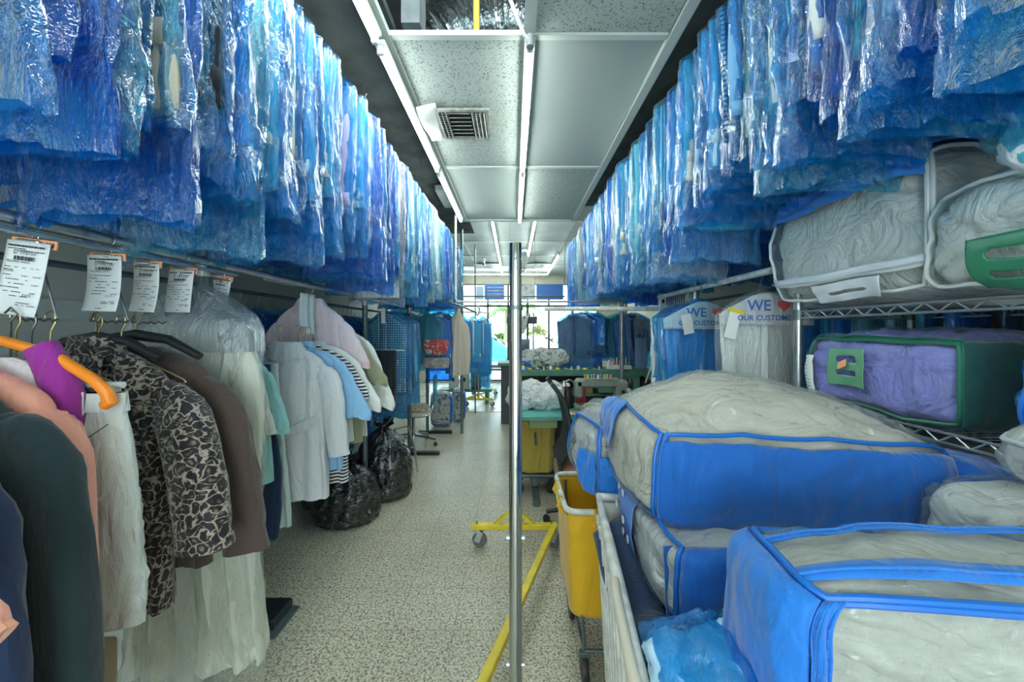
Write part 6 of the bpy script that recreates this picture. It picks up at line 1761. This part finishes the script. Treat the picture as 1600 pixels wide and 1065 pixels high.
# floral tote bags on the floor
flor = cloth('floral_bedding', (.72, .74, .70), wr=.6, pattern='floral', col2=(.20, .20, .18), pscale=18, thr=.44)
for k, (x, y, w, lb) in enumerate(((-1.15, 5.75, .17, 'floral bedding bag on the floor with blue side, nearest of two far left'), (-.92, 6.05, .10, 'narrow floral bedding bag with blue sides, behind the larger one'))):
    bedding(lb, (x, y, .27), (w, .14, .26), flor, TR_BLUE, .1, .02, 6, 60 + k, .01, panels=(('R', -.95, .95, -.95, .95, NW_BLUE2),) if k == 0 else (('R', -.95, .95, -.95, .95, NW_BLUE2), ('L', -.95, .95, -.95, .95, NW_BLUE2)), loops=('F',), fold=.006, N=16, SN=18)
t = thing('low_cabinet', 'green topped low bench with white boxes near the far rolling rack', 'bench', (-1.0, 7.6, 0))
MB().box((0, 0, .28), (1.1, .4, .05), 0, .005).build('bench_top', M['green'], t, False)
for s in (-.45, .45): MB().box((s, 0, .13), (.08, .34, .26)).build('bench_leg', M['green'], t, False)
for k, (x, c) in enumerate(((-1.25, M['white']), (-1.02, M['white']), (-.78, M['black']))):
    t = thing('equipment_box', ['white box with a black socket on the low green bench, left', 'white box with a black socket on the low green bench, middle', 'black box on the low green bench, right'][k], 'box', (x, 7.55, .305))
    MB().box((0, 0, .20), (.19, .2, .40), 0, .008).build('box_case', c, t, False)
    MB().box((0, -.102, .2), (.05, .006, .08)).build('socket', M['black'], t, False)

# swivel chair with clear plastic
t = thing('swivel_chair', 'steel framed swivel chair wrapped in clear plastic, beside the bin bags', 'chair', (-1.32, 4.74, 0), .15)
body_mb([(.47, 0, 0, .19, .18), (.455, 0, 0, .225, .21), (.42, 0, 0, .23, .215), (.40, 0, 0, .20, .19)], 3, 0, m=10, wr=.002).build('seat', plain('cream_seat_shell', (.55, .55, .46), .4), t)
body_mb([(.52, 0, 0, .17, .16), (.505, 0, 0, .205, .19), (.48, 0, 0, .21, .195), (.465, 0, 0, .19, .18)], 3, 0, m=10, wr=.004).build('seat_cushion', cloth('tan_floral', (.62, .52, .38), pattern='floral', col2=(.36, .24, .14), pscale=16), t)
MB().tube([(.05, -.2, .42), (.24, -.18, .44), (.27, -.1, .60), (.27, 0, .90), (.27, .1, .60), (.24, .18, .44), (.05, .2, .42)], .011, 10).build('back_frame', M['chrome'], t)
solid(MB().grid(lambda u, v: (.27 + .03 * sin(pi * u), -.14 + .28 * u, .56 + .36 * v), 8, 8).build('back_panel', F_CYAN, t), .02, 0)
MB().tube([(0, 0, .41), (0, 0, .12)], .022, 12).build('gas_lift', M['chrome'], t)
for k in range(5):
    a = 2 * pi * k / 5 - .25
    MB().tube([(0, 0, .14), (.15 * cos(a), .15 * sin(a), .115), (.30 * cos(a), .30 * sin(a), .085)], [.022, .017, .012], 10).build('leg', M['chrome'], t)
    MB().lathe([(.001, -.02), (.024, -.02), (.027, 0), (.024, .02), (.001, .02)], (.30 * cos(a), .30 * sin(a), .028), 14, 'Y').build('caster_wheel', M['black'], t)
b = MB()
tag(MB().tube([(-1.18, 3.72, 0), (-1.22, 3.74, .30), (-1.24, 3.75, .48), (-1.12, 3.8, .50), (-1.06, 3.82, .3), (-1.02, 3.84, 0)], .012, 10).build('stool_frame', M['steel'], None), 'bent steel stool legs between the bin bag and the swivel chair', 'stool')

# wall things on the right
t = thing('fire_extinguisher', 'red fire extinguisher with a yellow tag on the cream right wall', 'fire extinguisher', (WX - .095, 5.05, 1.08))
red = plain('extinguisher_red', (.62, .02, .02), .25, coat=.6)
MB().lathe([(.001, 0), (.07, 0), (.078, .01), (.078, .34), (.06, .385), (.025, .41), (.025, .43)], n=24).build('cylinder', red, t)
MB().lathe([(.0785, .05), (.0795, .05), (.0795, .19), (.0785, .19)], n=24, cap=False).build('label', M['paper'], t)
MB().box((-.02, -.05, .30), (.09, .07, .15), .3, .003).build('yellow_tag', M['yellow'], t, False)
MB().tube([(0, 0, .43), (0, 0, .46), (-.03, -.03, .48)], .015, 8).build('valve', M['black'], t)
MB().box((-.03, -.02, .50), (.12, .02, .02), .4, .003).build('lever', M['black'], t, False)
MB().tube([(.0, -.02, .45), (-.08, -.06, .42), (-.095, -.06, .30)], .008, 8).build('hose', M['black'], t)
MB().box((.07, 0, .30), (.06, .05, .04)).build('wall_bracket', M['steel'], t, False)
for k, (y, z, h_, w_2, lb) in enumerate(((4.72, 1.44, .30, .22, 'upper photo notice taped to the right wall'), (4.70, 1.19, .24, .26, 'printed paper sheet taped below the photo notice'), (4.78, .98, .30, .12, 'long narrow paper strip with handwriting on the right wall'))):
    t = thing('wall_notice', lb, 'notice', (WX - .006, y, z), 0, None)
    MB().box((0, 0, 0), (.003, w_2, h_)).build('paper', M['paper'], t, False)
    if k == 0:
        MB().box((-.003, .03, .08), (.002, .07, .10)).build('printed_picture', SPM[3], t, False); MB().box((-.003, -.05, .02), (.002, .07, .12)).build('printed_picture', SPM[7], t, False)
    elif k == 1:
        bb = MB()
        for i in range(9): bb.box((-.0025, .0, .09 - .022 * i), (.001, .20 - .03 * (i % 3), .005))
        bb.build('printed_text', M['ink'], t, False)
    else:
        bb = MB()
        for i in range(5): bb.tube([(-.003, .03 * sin(q * 1.3), .10 - .05 * i - .012 * (q % 2)) for q in range(5)], .002, 4)
        bb.build('printed_text', M['ink'], t, False)
tag(limb_mb([(0, 0, 0, .07, .02), (0, 0, -.3, .075, .025), (0, 0, -.62, .07, .02)], 5).build('hung_trousers', cloth('pale_blue_denim', (.22, .34, .52)), None, loc=(1.62, 4.55, 1.42)), 'pale blue trousers hanging beside the worn right post', 'trousers')
tag(MB().tube([(1.55, 4.55, 1.43), (1.69, 4.55, 1.43), (1.62, 4.55, 1.5), (1.55, 4.55, 1.43)], .004, 6).build('wire_hanger', M['wire'], None), 'wire hanger holding the pale blue trousers', 'hanger')
tag(MB().box((1.80, 4.3, .98), (.42, .34, .10), 0, .01).build('green_crate', M['green'], None, False), 'dark green shallow crate right of the work bench', 'crate')
t = thing('side_table', 'small dark side table carrying the green crate by the right wall', 'table', (1.80, 4.3, 0))
MB().box((0, 0, .915), (.46, .40, .03), 0, .003).build('table_top', M['black'], t, False)
for sx in (-.2, .2):
    for sy in (-.17, .17): MB().box((sx, sy, .45), (.03, .03, .9)).build('leg', M['black'], t, False)
tag(MB().box((1.74, 4.26, 1.04), (.16, .14, .03), .2, .008).build('yellow_cloth', M['yellow'], None, False), 'folded yellow cloth lying on the green crate', 'cloth')
